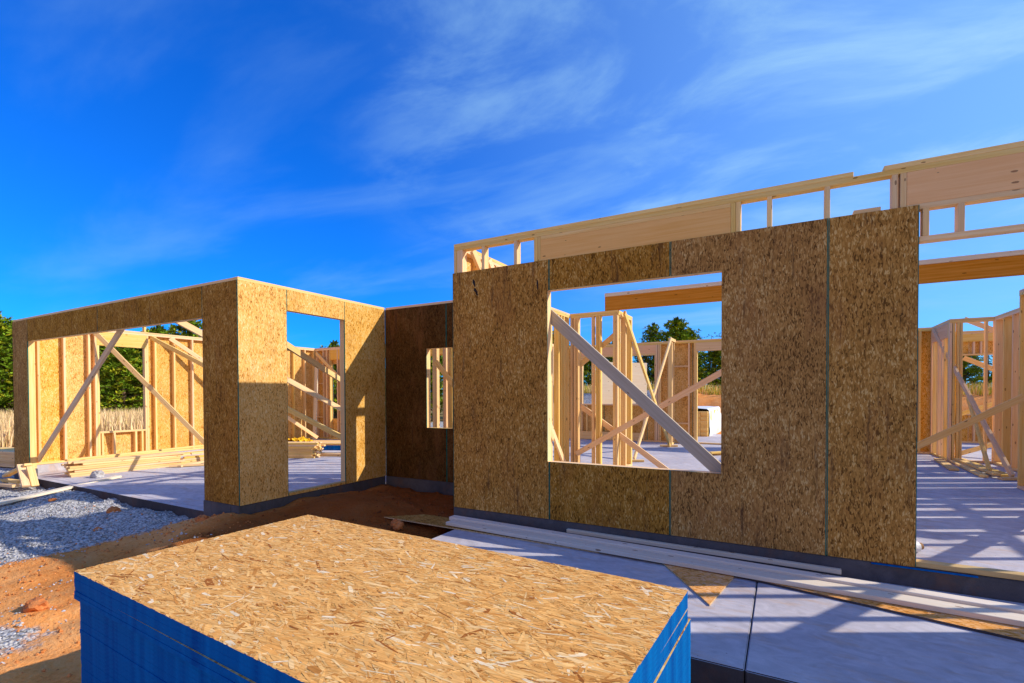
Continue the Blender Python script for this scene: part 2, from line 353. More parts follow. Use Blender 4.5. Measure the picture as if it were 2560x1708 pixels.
for (x0, z0, x1, z1, wd) in ((-3.072, 2.60, -3.045, 2.515, .032), (-3.058, 2.50, -3.018, 2.44, .036), (-3.035, 2.45, -3.01, 2.415, .03), (-2.268, 2.50, -2.262, 2.40, .02)):
    ang = math.atan2(z1 - z0, x1 - x0); n = 7
    dx, dz = math.cos(ang + math.pi / 2), math.sin(ang + math.pi / 2)
    up, dn = [], []
    for i in range(n + 1):
        f = i / n; jx = x0 + (x1 - x0) * f; jz = z0 + (z1 - z0) * f; k = wd / 2 * (random.uniform(.5, 1.1) if 0 < i < n else .45)
        up.append(bm.verts.new((jx + dx * k, 4.6700, jz + dz * k))); dn.append(bm.verts.new((jx - dx * k, 4.6700, jz - dz * k)))
    for i in range(n):
        bm.faces.new((up[i], up[i + 1], dn[i + 1], dn[i]))
link('black_mark', bm, M['stamp'], w.r)

# ---- return wall beside the front wall, runs back
w = Wall('return_wall', 'side wall running back from the left corner of the tall front wall', 'y', -3.343, .089, 4.771, 5.943)
w.plates(3.036); w.studs([4.772, 5.08, 5.49, 5.90], z1=2.96)
w.osb(4.771, 5.9425, 0, 3.03, [], -1)
w = Wall('hall_wall', 'open stud hall wall with bright sunlit plate seen at the left of the wide window', 'y', -3.343, .089, 6.05, 8.0)
w.plates(); w.studs([6.05, 6.45, 6.82, 7.17, 7.21, 7.50, 7.62, 7.72, 7.92])
# ---- connecting wall between garage and front wall
w = Wall('connecting_wall', 'dark shaded OSB wall with a narrow window between the garage and the tall front wall', 'x', 5.954, .089, -5.595, -3.344)
CO = (-4.766, -4.28, .798, 2.002)
w.plates(); w.studs([-5.59, -5.19, -4.804, -4.842, -4.242 - .038, -4.20, -3.79, -3.40])
w.p('header', -4.766, -4.28, 2.0405, 2.24); w.p('header_plate', -4.766, -4.28, 2.0025, 2.040); w.p('window_sill', -4.766, -4.28, .76, .7975); w.studs([-4.54], z1=.7595, name='cripple_stud')
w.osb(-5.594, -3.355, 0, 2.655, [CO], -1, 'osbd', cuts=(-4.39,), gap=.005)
# ---- garage side wall with doorway
w = Wall('garage_side_wall', 'garage side wall with a tall doorway, its OSB sunlit above and shaded below', 'y', -5.606, -.089, 3.519, 5.943)
DO = (4.162, 5.108, .038, 2.394)
w.plates(2.696, bseg=[(3.519, 5.943)], mat='treated'); w.studs([3.52, 3.56, 4.085, 4.123, 5.109, 5.148, 5.55, 5.90])
w.p('header', 4.162, 5.108, 2.4325, 2.617); w.p('header_plate', 4.162, 5.108, 2.3945, 2.432)
w.osb(3.508, 5.9425, 0, 2.656, [DO], +1, cuts=(4.162, 5.112), gap=.004, edge=.004)
# ---- garage front wall with the wide opening
w = Wall('garage_front_wall', 'garage front wall with the wide vehicle opening under a long OSB covered header', 'x', 3.519, .089, -12.407, -5.695)
GO = (-11.733, -6.321, -.144, 2.271)
w.plates(2.694, bseg=[(-12.407, -11.733), (-6.321, -5.695)])
w.studs([-12.40, -12.36, -11.81, -11.772, -6.321, -6.282, -5.74])
w.p('header', -11.772, -6.283, 2.31, 2.617, mat='ply', ti=.006); w.p('header_plate', -11.772, -6.283, 2.2715, 2.3095)
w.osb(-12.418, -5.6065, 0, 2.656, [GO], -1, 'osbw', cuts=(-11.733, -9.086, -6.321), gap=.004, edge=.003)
# ---- garage left wall
w = Wall('garage_left_wall', 'sunlit garage end wall of studs and OSB with a window onto the dry grass', 'y', -12.407, .089, 3.61, 10.10)
LO = (4.78, 5.60, .56, 2.337)
w.plates()
w.studs([3.62, 3.818, 4.204, 4.596, 4.703, 5.64, 5.80, 6.19, 6.59, 6.99, 7.40, 7.80, 8.21, 8.62, 9.02, 9.36, 9.74, 10.06])
w.studs([4.7412, 5.6015], z1=2.3365, name='jack_stud'); w.p('header', 4.7415, 5.6395, 2.337, 2.6175); w.p('window_sill', 4.78, 5.60, .522, .5595)
w.studs([5.007, 5.40, 5.522, 4.80], z1=.5215, name='cripple_stud')
w.osb(3.508, 10.10, 0, 2.656, [LO], -1, cuts=(4.22, 5.44, 6.66, 7.88, 9.10))
w.p('stub_post', 5.60, 5.638, 2.70, 2.86)
# ---- garage back wall
w = Wall('garage_back_wall', 'garage back wall of studs, blocks and OSB seen through the side doorway', 'x', 10.11, .089, -12.407, -5.70)
BO = (-10.55, -7.1, -.144, 2.30)
w.plates(bseg=[(-12.407, -10.59), (-7.06, -5.70)]); w.studs([-12.38, -12.30, -12.0, -11.86, -11.72, -11.40, -11.29, -10.99, -10.628, -10.59, -7.099, -7.06, -6.6, -6.2, -5.8])
for z in (.62, 1.12, 1.62, 2.12): w.p('blocking', -12.261, -12.001, z, z + .038)
w.p('header', -11.68, -7.06, 2.33, 2.6175, mat='ply', ti=.005)
w.osb(-12.407, -5.70, 0, 2.656, [BO, (-11.66, -11.41, .6, 2.2)], +1, cuts=(-11.19, -9.97, -8.75, -7.53))
# ---- partition garage/house
w = Wall('partition_wall', 'long open stud partition between garage and house seen through the narrow window', 'y', -5.695, .089, 6.05, 13.47)
w.plates(); w.studs(rng(6.06, 13.4) + [7.32, 7.67])
w = Wall('pantry_wall', 'dense stud wall close behind the narrow window of the dark connecting wall', 'x', 7.15, .089, -5.55, -3.36)
w.plates(); w.studs([-5.54, -5.36, -5.25, -5.21, -5.06, -4.97, -4.7, -4.3, -3.9, -3.5])
# ---- closet walls
w = Wall('closet_wall', 'short open stud wall under the left end of the orange beam behind the wide window', 'x', 8.0, .089, -3.254, -2.40)
w.plates(); w.studs([-3.25, -3.19, -3.14, -2.865, -2.79, -2.745, -2.492, -2.452])
w = Wall('closet_side_wall', 'narrow stud wall running back from the corner post behind the wide window', 'y', -2.489, .089, 8.09, 8.87)
w.plates(z=2.6935); w.studs([8.092, 8.43, 8.46, 8.79, 8.83])
# ---- rear wall
w = Wall('rear_wall', 'long rear wall of the house with two framed openings seen through the wide window', 'x', 13.47, .089, -5.695, 2.83)
R1 = (-5.1, -3.046, 1.02, 2.345); R2 = (-1.956, -.1, .0, 2.40)
w.plates(bseg=[(-5.695, 2.83)]); w.studs([-5.139, -3.046], z1=2.345, name='jack_stud'); w.studs([-1.998, -.1], z1=2.4045, name='jack_stud')
w.studs([-5.69, -5.4, -5.177, -3.0075, -2.958, -2.915, -2.70, -2.185, -2.0365, -.06, .31, .72, 1.12, 1.53, 1.94, 2.30, 2.54, 2.75])
w.p('header', -5.139, -3.008, 2.3845, 2.6175, mat='ply'); w.p('header_plate', -5.139, -3.008, 2.3455, 2.384); w.p('header', -1.998, -.0605, 2.405, 2.6175)
w.p('window_sill', -5.1, -3.05, .98, 1.0195); w.studs([-4.99, -4.58, -4.17, -3.77, -3.36], z1=.9795, name='cripple_stud')
for z in (.5, 1.236, 2.0): w.p('blocking', -2.62, -2.186, z, z + .038)
w.osb(-5.695, 2.83, 0, 2.656, [R1, R2], +1, cuts=(-4.48, -3.26, -2.08, -.86, .36, 1.58))
w = Wall('stub_wall', 'short stub wall standing out from the rear wall behind the crossed braces', 'y', -2.58, .089, 12.95, 13.469)
w.plates(z=2.72); w.studs([12.952, 13.0, 13.25])
# ---- right hand jogs
w = Wall('jog_wall', 'stud wall stepping forward at the right beside the dark rear OSB panel', 'y', 2.742, .089, 12.245, 13.469)
w.plates(); w.studs([12.25, 13.43]); w.studs([12.50, 12.66, 12.91, 13.0, 13.30], z1=2.36); w.p('header', 12.29, 13.425, 2.3605, 2.6175, mat='ply', ti=.004)
w = Wall('bay_wall', 'open stud wall at the far right with wide posts and daylight between them', 'x', 12.156, .089, 2.742, 3.41)
w.plates(z=2.6935); w.studs([2.742, 2.79, 2.85, 2.895, 3.247, 3.372])
w = Wall('bay_side_wall', 'tall stud wall cut by the right edge of the photograph', 'y', 3.37, .14, 10.6, 12.155)
w.plates(); w.studs([10.94, 11.33, 11.72, 12.11])
w = Wall('inner_partition', 'open stud partition to the right of the front doorway opening', 'y', 2.80, .089, 4.9, 9.22)
w.plates(); w.studs([4.9, 5.14, 5.55, 5.95, 6.36, 6.77, 7.17, 7.58, 7.98, 8.39, 8.80, 9.17])
w = Wall('added_slit_wall', 'unseen slotted wall added beyond the open partition to stripe the floor with sun', 'y', 3.90, .089, 7.35, 12.1)  # added out of view so its slots throw light slits on the floor
w.plates(); w.studs(rng(7.36, 12.0))
w.osb(7.35, 12.1, 0, 2.656, [(7.46, 7.56, .3, 2.2), (7.80, 7.86, -.1, 3), (8.05, 8.12, .7, 2.5), (8.42, 8.56, .2, 2.0), (8.75, 8.80, -.1, 3), (9.02, 9.16, .6, 2.6), (9.45, 9.52, -.1, 3), (9.85, 10.0, .2, 2.2), (10.3, 10.36, -.1, 3), (10.75, 10.9, .5, 2.4), (11.25, 11.4, -.1, 3)], +1, cuts=(8.57, 9.79, 11.01))
w = Wall('east_room_wall', 'open stud wall of the far right room', 'x', 9.9, .089, 3.5, 6.6)
w.plates(); w.studs(rng(3.5, 6.5))
w = Wall('east_side_wall', 'far right outer stud wall', 'y', 5.51, .089, 4.9, 9.8)
w.plates(); w.studs(rng(4.95, 9.7))
w = Wall('back_room_wall', 'rear stud wall with a header over a window opening seen between the right hand posts', 'x', 16.9, .089, 3.0, 7.2)
w.plates(z=2.90, bz=.0); w.studs([3.0, 3.04, 6.2, 6.24, 6.6, 7.1], z1=2.82); w.p('header', 3.08, 6.19, 2.62, 2.8235); w.p('header_plate', 3.08, 6.19, 2.27, 2.308)
w.studs([3.5, 4.28, 4.42, 5.1, 5.8], z0=2.3085, z1=2.6195, name='cripple_stud'); w.p('window_sill', 3.08, 6.19, .72, .758); w.studs([3.08, 3.5, 3.9, 4.3, 4.7, 5.1, 5.5, 5.9], z1=.7195, name='cripple_stud')
w.osb(3.0, 7.2, 0, 2.86, [(3.08, 6.19, .76, 2.27)], +1, cuts=(4.22, 5.44, 6.66), teal=False)

# ---- the orange beam with pale strip on top
r = root('orange_beam', 'orange stained beam with a pale strip on top spanning above the closet wall', 'beam', (-2.6, 8.03, 2.695))
part(r, 'beam_body', -2.63, 5.5, 8.0, 8.07, 2.697, 2.925, 'x', 'lvl'); part(r, 'top_strip', -2.63, 5.5, 7.985, 8.12, 2.926, 2.985, 'x', 'pale')

# ---- braces
G = 'temporary diagonal braces'
B = lambda label, a, b, **k: board('diagonal_brace', label, 'brace', a, b, group=G, **k)
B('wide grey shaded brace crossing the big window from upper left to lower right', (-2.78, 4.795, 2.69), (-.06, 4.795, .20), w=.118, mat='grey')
B('long brace rising to the right behind the big window', (-3.13, 7.965, .27), (-.20, 7.965, 1.98), t=.036)
B('low brace falling to the right through the closet studs', (-3.14, 8.115, 1.12), (-1.62, 8.115, .06), t=.036, wdir=(0, 0, 1))
B('upper brace rising behind the closet wall', (-3.35, 8.14, 1.64), (-2.42, 8.14, 2.36))
B('sunlit brace from closet top down to a floor block near the stub wall', (-2.34, 8.15, 2.66), (-2.44, 12.42, .03))
B('sunlit brace from stub wall top down to a floor block in mid room', (-2.50, 12.88, 2.70), (-2.55, 9.55, .03))
B('short sunlit brace at the lower left of the big window', (-3.22, 5.25, 2.98), (-3.22, 7.72, .06), wdir=(0, 0, 1), t=.036)
B('sunlit brace above the OSB at the top left corner of the front wall', (-3.16, 4.80, 2.97), (-3.16, 7.05, .60))
B('shaded brace crossing the left half of the garage opening', (-11.74, 3.632, .15), (-8.55, 3.632, 2.36))
B('sunlit brace from garage end wall top down to the garage floor', (-12.26, 4.68, 2.60), (-10.55, 6.23, -.09))
B('longest brace from garage end wall running behind the doorway', (-12.25, 5.70, 2.58), (-5.72, 6.02, .25))
B('sunlit brace from garage end wall down to the yellow tape', (-12.25, 6.08, 2.60), (-11.45, 9.45, .10))
B('middle brace seen through the garage doorway', (-7.30, 3.66, 2.36), (-7.86, 8.1, .55), t=.036)
B('top brace seen through the garage doorway', (-5.80, 4.0, 2.12), (-7.6, 7.8, 1.12), t=.036)
B('diagonal brace high on the garage back wall', (-12.20, 10.05, 2.55), (-10.9, 10.05, 1.55))
B('speckled sunlit brace from jog wall top down to the loose boards', (2.72, 13.2, 2.62), (3.02, 10.1, .04))
B('short doubled brace beside the foot of the speckled brace', (2.90, 11.7, 1.22), (2.86, 10.45, .06))
B('brace behind the narrow window of the connecting wall', (-5.5, 7.12, 1.9), (-4.0, 7.12, .3))
B('brace rising to the right in front of the far right walls', (.92, 9.0, .05), (2.80, 9.0, 1.25), t=.036)
B('wide brace nailed on the open partition right of the doorway opening', (2.775, 4.66, 1.86), (2.775, 7.95, .03), w=.14)
B('upper brace behind the far right posts', (3.2, 13.2, 2.80), (5.3, 13.2, 1.6))
B('lower falling brace behind the far right posts', (3.15, 13.0, 2.0), (5.2, 13.0, .9))
B('rising brace behind the far right posts', (3.0, 14.5, .62), (5.6, 14.5, 1.75))
B('low rising brace near the floor behind the far right posts', (3.1, 13.3, .02), (5.2, 13.3, .9))
for i, (x, y, z, lb) in enumerate([(-2.44, 12.50, .02, 'floor block under the brace near the stub wall'), (-2.50, 9.42, .02, 'floor block under the brace in mid room')]):
    board('floor_block', lb, 'wood block', (x - .22, y - .12, z), (x + .16, y + .05, z), group='floor blocks under braces', wdir=(0, 1, 0))
# light plywood sheet in the rear opening
r_ = bmesh.new(); bar_bm(r_, (-4.72, 13.75, 1.62), (-3.62, 15.0, 1.62), 1.22, .012); tag(link('plywood_sheet', r_, M['pale'], None, (-4.2, 14.3, 1.0)), 'pale sunlit plywood sheet standing beyond the left rear opening', 'plywood sheet')
board('base_board', 'wide board lying against the foot of the rear wall', 'board', (-5.5, 13.43, .12), (-3.42, 13.43, .12), w=.22, t=.03)

# ------------------------------------------------------------------ slabs and curbs
def structure(name, bm, mat, loc=(0, 0, 0)):
    o = link(name, bm, mat, None, loc); o['kind'] = 'structure'; return o
def sbox(name, mat, *b, bev=.006, side=False):
    bm = bmesh.new(); abox(bm, *b)
    if bev: bmesh.ops.bevel(bm, geom=bm.edges[:], offset=bev, segments=2, affect='EDGES')
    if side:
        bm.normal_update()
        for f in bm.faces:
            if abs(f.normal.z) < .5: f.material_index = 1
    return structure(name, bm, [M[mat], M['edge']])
sbox('house_floor_slab', 'slab', -3.359, 5.6, 4.80, 16.99, -.55, -.003, bev=.001)
sbox('house_floor_slab', 'slab', -5.529, -3.3595, 6.081, 13.6, -.55, -.0035, bev=.001)
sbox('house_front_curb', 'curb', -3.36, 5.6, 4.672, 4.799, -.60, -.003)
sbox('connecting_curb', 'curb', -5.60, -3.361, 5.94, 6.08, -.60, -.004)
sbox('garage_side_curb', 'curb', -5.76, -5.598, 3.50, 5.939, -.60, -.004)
sbox('garage_corner_curb', 'curb', -6.335, -5.761, 3.501, 3.62, -.60, -.004)
sbox('garage_left_pier_curb', 'curb', -12.425, -11.735, 3.50, 3.62, -.60, -.004)
sbox('garage_left_curb', 'slab', -12.425, -12.27, 3.621, 10.22, -.60, -.004)
sbox('garage_back_curb', 'slab', -12.269, -5.53, 10.07, 10.22, -.60, -.004)
sbox('garage_floor_slab', 'slab', -12.268, -5.762, 3.621, 10.069, -.55, -.144)
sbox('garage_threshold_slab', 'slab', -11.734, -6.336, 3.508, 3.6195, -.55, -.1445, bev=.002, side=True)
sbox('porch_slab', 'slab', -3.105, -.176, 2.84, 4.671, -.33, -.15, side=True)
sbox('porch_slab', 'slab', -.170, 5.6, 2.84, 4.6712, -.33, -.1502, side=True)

# ------------------------------------------------------------------ ground
def sstep(a, b, x):
    t = max(0.0, min(1.0, (x - a) / (b - a))); return t * t * (3 - 2 * t)
def fb(x, y, s, o=0.0): return noise.fractal(Vector((x * s + o, y * s - o, o)), 1.0, 2.0, 4)
def gh(x, y):
    near = sstep(12, 6, math.hypot((x + 6) / 1.6, y - 2.5))
    h = -.34 + .05 * fb(x, y, .5) + near * (.05 * fb(x, y, 1.7, 3) + .032 * fb(x, y, 6, 9))
    h += .09 * sstep(2.2, 3.45, y) * sstep(-3.6, -5.4, x) * sstep(-14, -11.5, x)
    h += .10 * math.exp(-((x + 12.6) ** 2 / .9 + (y - 3.1) ** 2 / .25))
    h += .13 * sstep(-6.6, -5.6, x) * sstep(2.2, 3.4, y) * sstep(-3.0, -3.6, x)
    h += .10 * math.exp(-((x + 4.6) ** 2 / .5 + (y - 4.7) ** 2 / .4))
    if (-12.43 < x < 5.7 and 3.62 < y < 10.2 and not (-5.6 < x < -3.35 and y < 5.95)) or (-5.5 < x < 5.7 and 6 < y < 17.05) or (-3.1 < x < 5.6 and 2.85 < y < 7): h = min(h, -.42)
    b = sstep(-16, -11, x)
    h += b * (.25 * sstep(15.5, 19, y) + 1.30 * sstep(22, 24.2, y) + .12 * fb(x, y, .9, 4) * sstep(21, 24, y))
    return h
def grid_axis(lo, hi, step, far):
    a = []; v = lo
    while v < hi: a.append(v); v += step
    s = step; v = hi
    while v < far: a.append(v); s *= 1.22; v += s
    a.append(far); s = step; v = lo - step
    while v > -far: a.append(v); s *= 1.22; v -= s
    a.append(-far)
    return sorted(a)
xs = grid_axis(-14.5, 1.5, .075, 1500); ys = grid_axis(-.5, 6.2, .075, 1500)
ys = sorted(ys + [20.5 + .25 * i for i in range(22)])
verts = [(x, y, gh(x, y)) for y in ys for x in xs]; nx = len(xs)
faces = [(j * nx + i, j * nx + i + 1, (j + 1) * nx + i + 1, (j + 1) * nx + i) for j in range(len(ys) - 1) for i in range(nx - 1)]
me = bpy.data.meshes.new('ground'); me.from_pydata(verts, [], faces)
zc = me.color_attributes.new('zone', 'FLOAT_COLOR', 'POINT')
def zone(x, y):
    # gravel apron in front of the garage, its edge running down to the left corner
    edge = 3.3 + (x + 5.9) * .62 if x < -5.9 else 4.2
    g = sstep(-6.25, -6.95, x - .12 * (y - 2.5)) * sstep(.7, 1.3, y)
    g = max(g, .75 * math.exp(-((x + 4.6) ** 2 + (y - 1.15) ** 2) / .10), .8 * sstep(-4.4, -5.6, x) * sstep(1.6, 1.1, y))
    if x > -3.0 and y < 2.84: g = max(g, .8)
    gr = max(sstep(-17, -19, x), sstep(24.3, 25.5, y), sstep(9, 12, x) * .5)
    return g, gr
cols = []
for y in ys:
    for x in xs:
        g, gr = zone(x, y); cols += [g, gr, sstep(-5.9, -5.3, x) * sstep(2.0, 3.2, y) * sstep(7.5, 6.5, y) * sstep(-2.6, -3.0, x) + .45 * sstep(-7.2, -5.6, x) * sstep(1.2, 2.2, y) * sstep(3.2, 2.0, y) * sstep(-2.6, -3.0, x), 1]  # third channel paints shade into the pit and the soil strip beside it
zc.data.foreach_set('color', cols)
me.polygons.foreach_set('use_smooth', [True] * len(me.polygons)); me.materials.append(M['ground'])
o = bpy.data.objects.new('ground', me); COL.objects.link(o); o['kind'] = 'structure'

def face_mesh(name, V, F, C, mat, loc=(0, 0, 0), smooth=False):
    me = bpy.data.meshes.new(name)
    me.from_pydata([(v[0] - loc[0], v[1] - loc[1], v[2] - loc[2]) for v in V], [], F)
    a = me.color_attributes.new('tint', 'FLOAT_COLOR', 'CORNER')
    buf = []
    for f, c in zip(F, C): buf += [c[0], c[1], c[2], 1] * len(f)
    a.data.foreach_set('color', buf); me.materials.append(mat)
    o = bpy.data.objects.new(name, me); COL.objects.link(o); o.location = loc
    return o
def stones(V, F, C, x, y, z, r, c):
    n = len(V); sq = random.uniform(.5, .9); a = random.uniform(0, 6.28)
    pts = []
    for (px, py, pz) in ((1, 0, 0), (0, 1, 0), (-1, 0, 0), (0, -1, 0), (.1, .1, 1), (0, 0, -1)):
        k = r * random.uniform(.7, 1.2)
        ca, sa = math.cos(a), math.sin(a)
        pts.append((x + (px * ca - py * sa) * k, y + (px * sa + py * ca) * k * .8, z + pz * k * sq))
    V += pts
    for f in ((0, 1, 4), (1, 2, 4), (2, 3, 4), (3, 0, 4), (1, 0, 5), (2, 1, 5), (3, 2, 5), (0, 3, 5)):
        F.append(tuple(n + i for i in f)); k = random.uniform(.85, 1.1); C.append((c[0] * k, c[1] * k, c[2] * k))
V, F, C = [], [], []; V2, F2, C2 = [], [], []
n = 0
while n < 15000:
    x = random.uniform(-15, -3.6); y = random.uniform(.4, 3.46)
    if n % 3 == 0: x = random.uniform(-8.5, -4)
    g, _ = zone(x, y); n += 1
    if -12.44 < x < -5.6 and y > 3.46: continue
    if random.random() < g * .9 + .3 * noise.noise(Vector((x * 1.5, y * 1.5, 2))):
        v = random.uniform(.28, .62); stones(V, F, C, x, y, gh(x, y) + .002, random.uniform(.007, .021), (v, v * .985, v * .99))
    elif random.random() < .30:
        v = random.uniform(.6, 1.1); stones(V2, F2, C2, x, y, gh(x, y), random.uniform(.006, .02), (.70 * v, .26 * v, .08 * v))
for _ in range(650):
    x = random.uniform(-5.5, -3.2); y = random.uniform(2.4, 5.9); v = random.uniform(.5, 1.1)
    stones(V2, F2, C2, x, y, gh(x, y), random.uniform(.008, .035) * random.random() ** .6, (.26 * v, .085 * v, .03 * v))
for _ in range(1400):
    x = random.uniform(-3.0, 1.2); y = random.uniform(2.2, 2.83); v = random.uniform(.25, .6)
    stones(V, F, C, x, y, gh(x, y), random.uniform(.008, .022), (v, v, v))
o = face_mesh('gravel', V, F, C, M['stone']); o['kind'] = 'stuff'; o['label'] = 'grey crushed gravel spread in front of the garage'; o['category'] = 'gravel'
o = face_mesh('dirt_crumbs', V2, F2, C2, M['stone']); o['kind'] = 'stuff'; o['label'] = 'small crumbs of red clay soil'; o['category'] = 'soil'

def lump(name, label, cat, x, y, z, r, mat, sq=.6, seed=0):
    bm = bmesh.new(); bmesh.ops.create_icosphere(bm, subdivisions=3, radius=1)
    for v in bm.verts:
        d = 1 + .35 * noise.noise(v.co * 1.3 + Vector((seed, 0, 0))) + .22 * noise.noise(v.co * 3.2 + Vector((0, seed, 0))) + .10 * noise.noise(v.co * 8)
        v.co = Vector((v.co.x * d * r, v.co.y * d * r * .8, v.co.z * d * r * sq)) + Vector((x, y, z + r * sq * .55))
    tag(link(name, bm, mat, None, (x, y, z)), label, cat)
lump('rubble_lump', 'lump of pale concrete rubble with red clay on the garage slab before the stacked boards', 'rubble', -10.62, 4.07, -.144, .11, M['rock'], .75, 3)
lump('stone', 'tan stone on the sunlit gravel patch', 'stone', -9.30, 3.02, gh(-9.3, 3.02), .06, M['clod'], .4, 5)
lump('clay_clod', 'rust brown clod on the shaded gravel near the garage slab edge', 'clod', -7.85, 3.18, gh(-7.85, 3.18), .085, M['clod'], .6, 6)
lump('clay_clod', 'small flat clod between the gravel and the garage corner', 'clod', -7.2, 2.75, gh(-7.2, 2.75), .055, M['clod'], .6, 8)
lump('clay_clod', 'jagged orange clod just behind the left corner of the panel stack', 'clod', -5.15, 2.02, gh(-5.15, 2.02), .10, M['clod'], .7, 12)
lump('clay_clod', 'sunlit clod at the left end of the shadow edge', 'clod', -4.95, 1.50, gh(-4.95, 1.5), .09, M['clod'], .6, 14)
lump('clay_clod', 'dark clod in the pit beside the OSB offcut', 'clod', -3.75, 4.15, gh(-3.75, 4.15) + .02, .08, M['clod'], .7, 21)
lump('clay_clod', 'rough clod at the foot of the garage corner pier', 'clod', -6.0, 3.30, gh(-6, 3.3), .08, M['clod'], .6, 25)

# ------------------------------------------------------------------ foreground stack of panels
TH = .018; top = .506; rot = math.radians(-2.8); cx, cy = -1.587, 1.542
ez = Vector((0, 0, 1))
def frame(a): return Vector((math.cos(a), math.sin(a), 0)), Vector((-math.sin(a), math.cos(a), 0))
gz = gh(cx, cy) + .09
nsh = int((top - gz) / TH)
SG = 'blue edged OSB sheets in the foreground stack'
for k in range(nsh):
    z1 = top - TH * k
    upper = k < 7
    a = rot + random.uniform(-.0006, .0006) + (0 if upper else .0035)
    dx, dy = (0, 0) if upper else (.006, .020)
    if not upper: dx += .004; 
    dx += random.uniform(-.0003, .0003); dy += random.uniform(-.0003, .0003)
    if k % 9 == 6: dx += random.uniform(-.004, .005); dy += random.uniform(-.004, .004)
    if k == 4: a -= .0085; dy -= .006; dx -= .002
    ex, ey = frame(a); c = Vector((cx + dx, cy + dy, z1 - TH / 2))
    bm = bmesh.new(); fs = obox(bm, c, ex, ey, ez, 1.22, .61, TH / 2 - .0001)
    for i, f in enumerate(fs): f.material_index = 0 if (i == 1 and k in (0, 4, 7)) else 1
    if k == 0:
        lay = bm.loops.layers.float_color.new('tint')
        for f in bm.faces:
            for l in f.loops: l[lay] = (.40, .20, .07, 1)
            if f.normal.z > .9: f.material_index = 2
        pal = [(.42, .14, .03), (.62, .26, .06), (.80, .38, .10), (.90, .455, .13), (.94, .50, .15), (.95, .55, .19), (.96, .62, .27), (.96, .74, .44), (.88, .47, .15)]
        wts = [3, 8, 16, 22, 20, 14, 8, 3, 10]
        for q in range(17000):
            L = min(.16, random.lognormvariate(math.log(.068), .5)); W = min(.030, random.lognormvariate(math.log(.0075), .6))
            an = random.gauss(0, .42) if random.random() < .82 else random.uniform(-1.5, 1.5)
            if q > 16850: L = random.uniform(.035, .085); W = random.uniform(.007, .02)
            px = random.uniform(-1.219, 1.219); py = random.uniform(-.609, .609)
            ca, sa = math.cos(an), math.sin(an)
            zz = TH / 2 + .0002 + (q / 17000) * .0011
            tx, ty = random.gauss(0, .004), random.gauss(0, .02)
            pts = []
            sk = random.uniform(-.4, .4)
            for u, v in ((-1, -.5), (-.55, -1), (.6, -1), (1, -.3), (.8, .9), (-.7, 1)):
                u2 = u * L / 2 * random.uniform(.8, 1.1) + sk * v * W; v2 = v * W / 2 * random.uniform(.7, 1.2)
                X = px + u2 * ca - v2 * sa; Y = py + u2 * sa + v2 * ca
                X = max(-1.2225, min(1.2225, X)); Y = max(-.6125, min(.6125, Y))
                pts.append(c + ex * X + ey * Y + ez * (zz + u2 * tx + v2 * ty))
            try: f = bm.faces.new([bm.verts.new(p) for p in pts])
            except ValueError: continue
            f.material_index = 2
            col = random.choices(pal, wts)[0]; kk = random.uniform(.88, 1.1)
            if q > 16920: col = (.95, .76, .50)
            for l in f.loops: l[lay] = (col[0] * kk, col[1] * kk, col[2] * kk, 1)
            if f.normal.z < 0: f.normal_flip()
        o = link('osb_sheet', bm, [M['osb'], M['blue'], M['flake']], None, (cx, cy, z1 - TH))
        tag(o, 'top OSB sheet of the foreground stack with sunlit flaky face', 'OSB sheet', SG)
    else:
        o = link('osb_sheet', bm, [M['osb'], M['blue']], None, (cx, cy, z1 - TH))
        tag(o, 'OSB sheet with blue painted edges stacked beneath the top sheet in the foreground', 'OSB sheet', SG)
ex, ey = frame(rot)
for s, lb in ((-1, 'left'), (0, 'middle'), (1, 'right')):
    p = Vector((cx, cy, gz - .045)) + ex * s * .95
    board('timber_skid', 'timber skid under the %s of the foreground panel stack' % lb, 'skid', tuple(p - ey * .6), tuple(p + ey * .6), .088, .088, group='skids under the panel stack')

# ------------------------------------------------------------------ things on the porch slab
def flat_poly(name, label, cat, pts, z, th, mats, tilt=0):
    bm = bmesh.new(); uvl = bm.loops.layers.uv.verify()
    lo = [bm.verts.new((p[0], p[1], (p[2] if len(p) > 2 else z))) for p in pts]; hi = [bm.verts.new((p[0], p[1], (p[2] if len(p) > 2 else z) + th)) for p in pts]
    f = bm.faces.new(hi); g = bm.faces.new(lo[::-1]); n = len(pts)
    for k in range(n):
        q = bm.faces.new((lo[k], lo[(k + 1) % n], hi[(k + 1) % n], hi[k])); q.material_index = 1
    bm.normal_update()
    if f.normal.z < 0: bmesh.ops.reverse_faces(bm, faces=bm.faces[:])
    for fc in bm.faces:
        for l in fc.loops: l[uvl].uv = (l.vert.co.y, l.vert.co.x)
    return tag(link(name, bm, mats, None, (pts[0][0], pts[0][1], z)), label, cat)
MO = [M['osbw'], M['flake_edge']]
flat_poly('osb_offcut', 'long OSB strip bridging the dirt pit and the porch slab corner', 'OSB offcut', [(-1.47, 4.30), (-4.13, 4.345), (-3.77, 4.665), (-1.5, 4.665)], -.149, .012, MO)
flat_poly('osb_offcut', 'pointed triangular OSB offcut poking out from under the white boards', 'OSB offcut', [(-.95, 4.36), (-.438, 3.585), (-.335, 4.24), (-.5, 4.5)], -.1495, .012, [M['osbs'], M['flake_edge']])
flat_poly('osb_offcut', 'long sunlit OSB strip lying under the front edge of the white boards', 'OSB offcut', [(-.33, 4.25), (1.30, 3.915), (2.2, 3.75), (2.2, 4.3), (-.25, 4.40)], -.1485, .016, [M['osbs'], M['edge']])
PB = 'long pale boards on the porch slab'
def pboard(label, a, b, w, z, t=.036): return board('long_board', label, 'board', (a[0], a[1], z + t / 2), (b[0], b[1], z + t / 2), w, t, wdir=(0, 1, 0), mat='pale', group=PB)
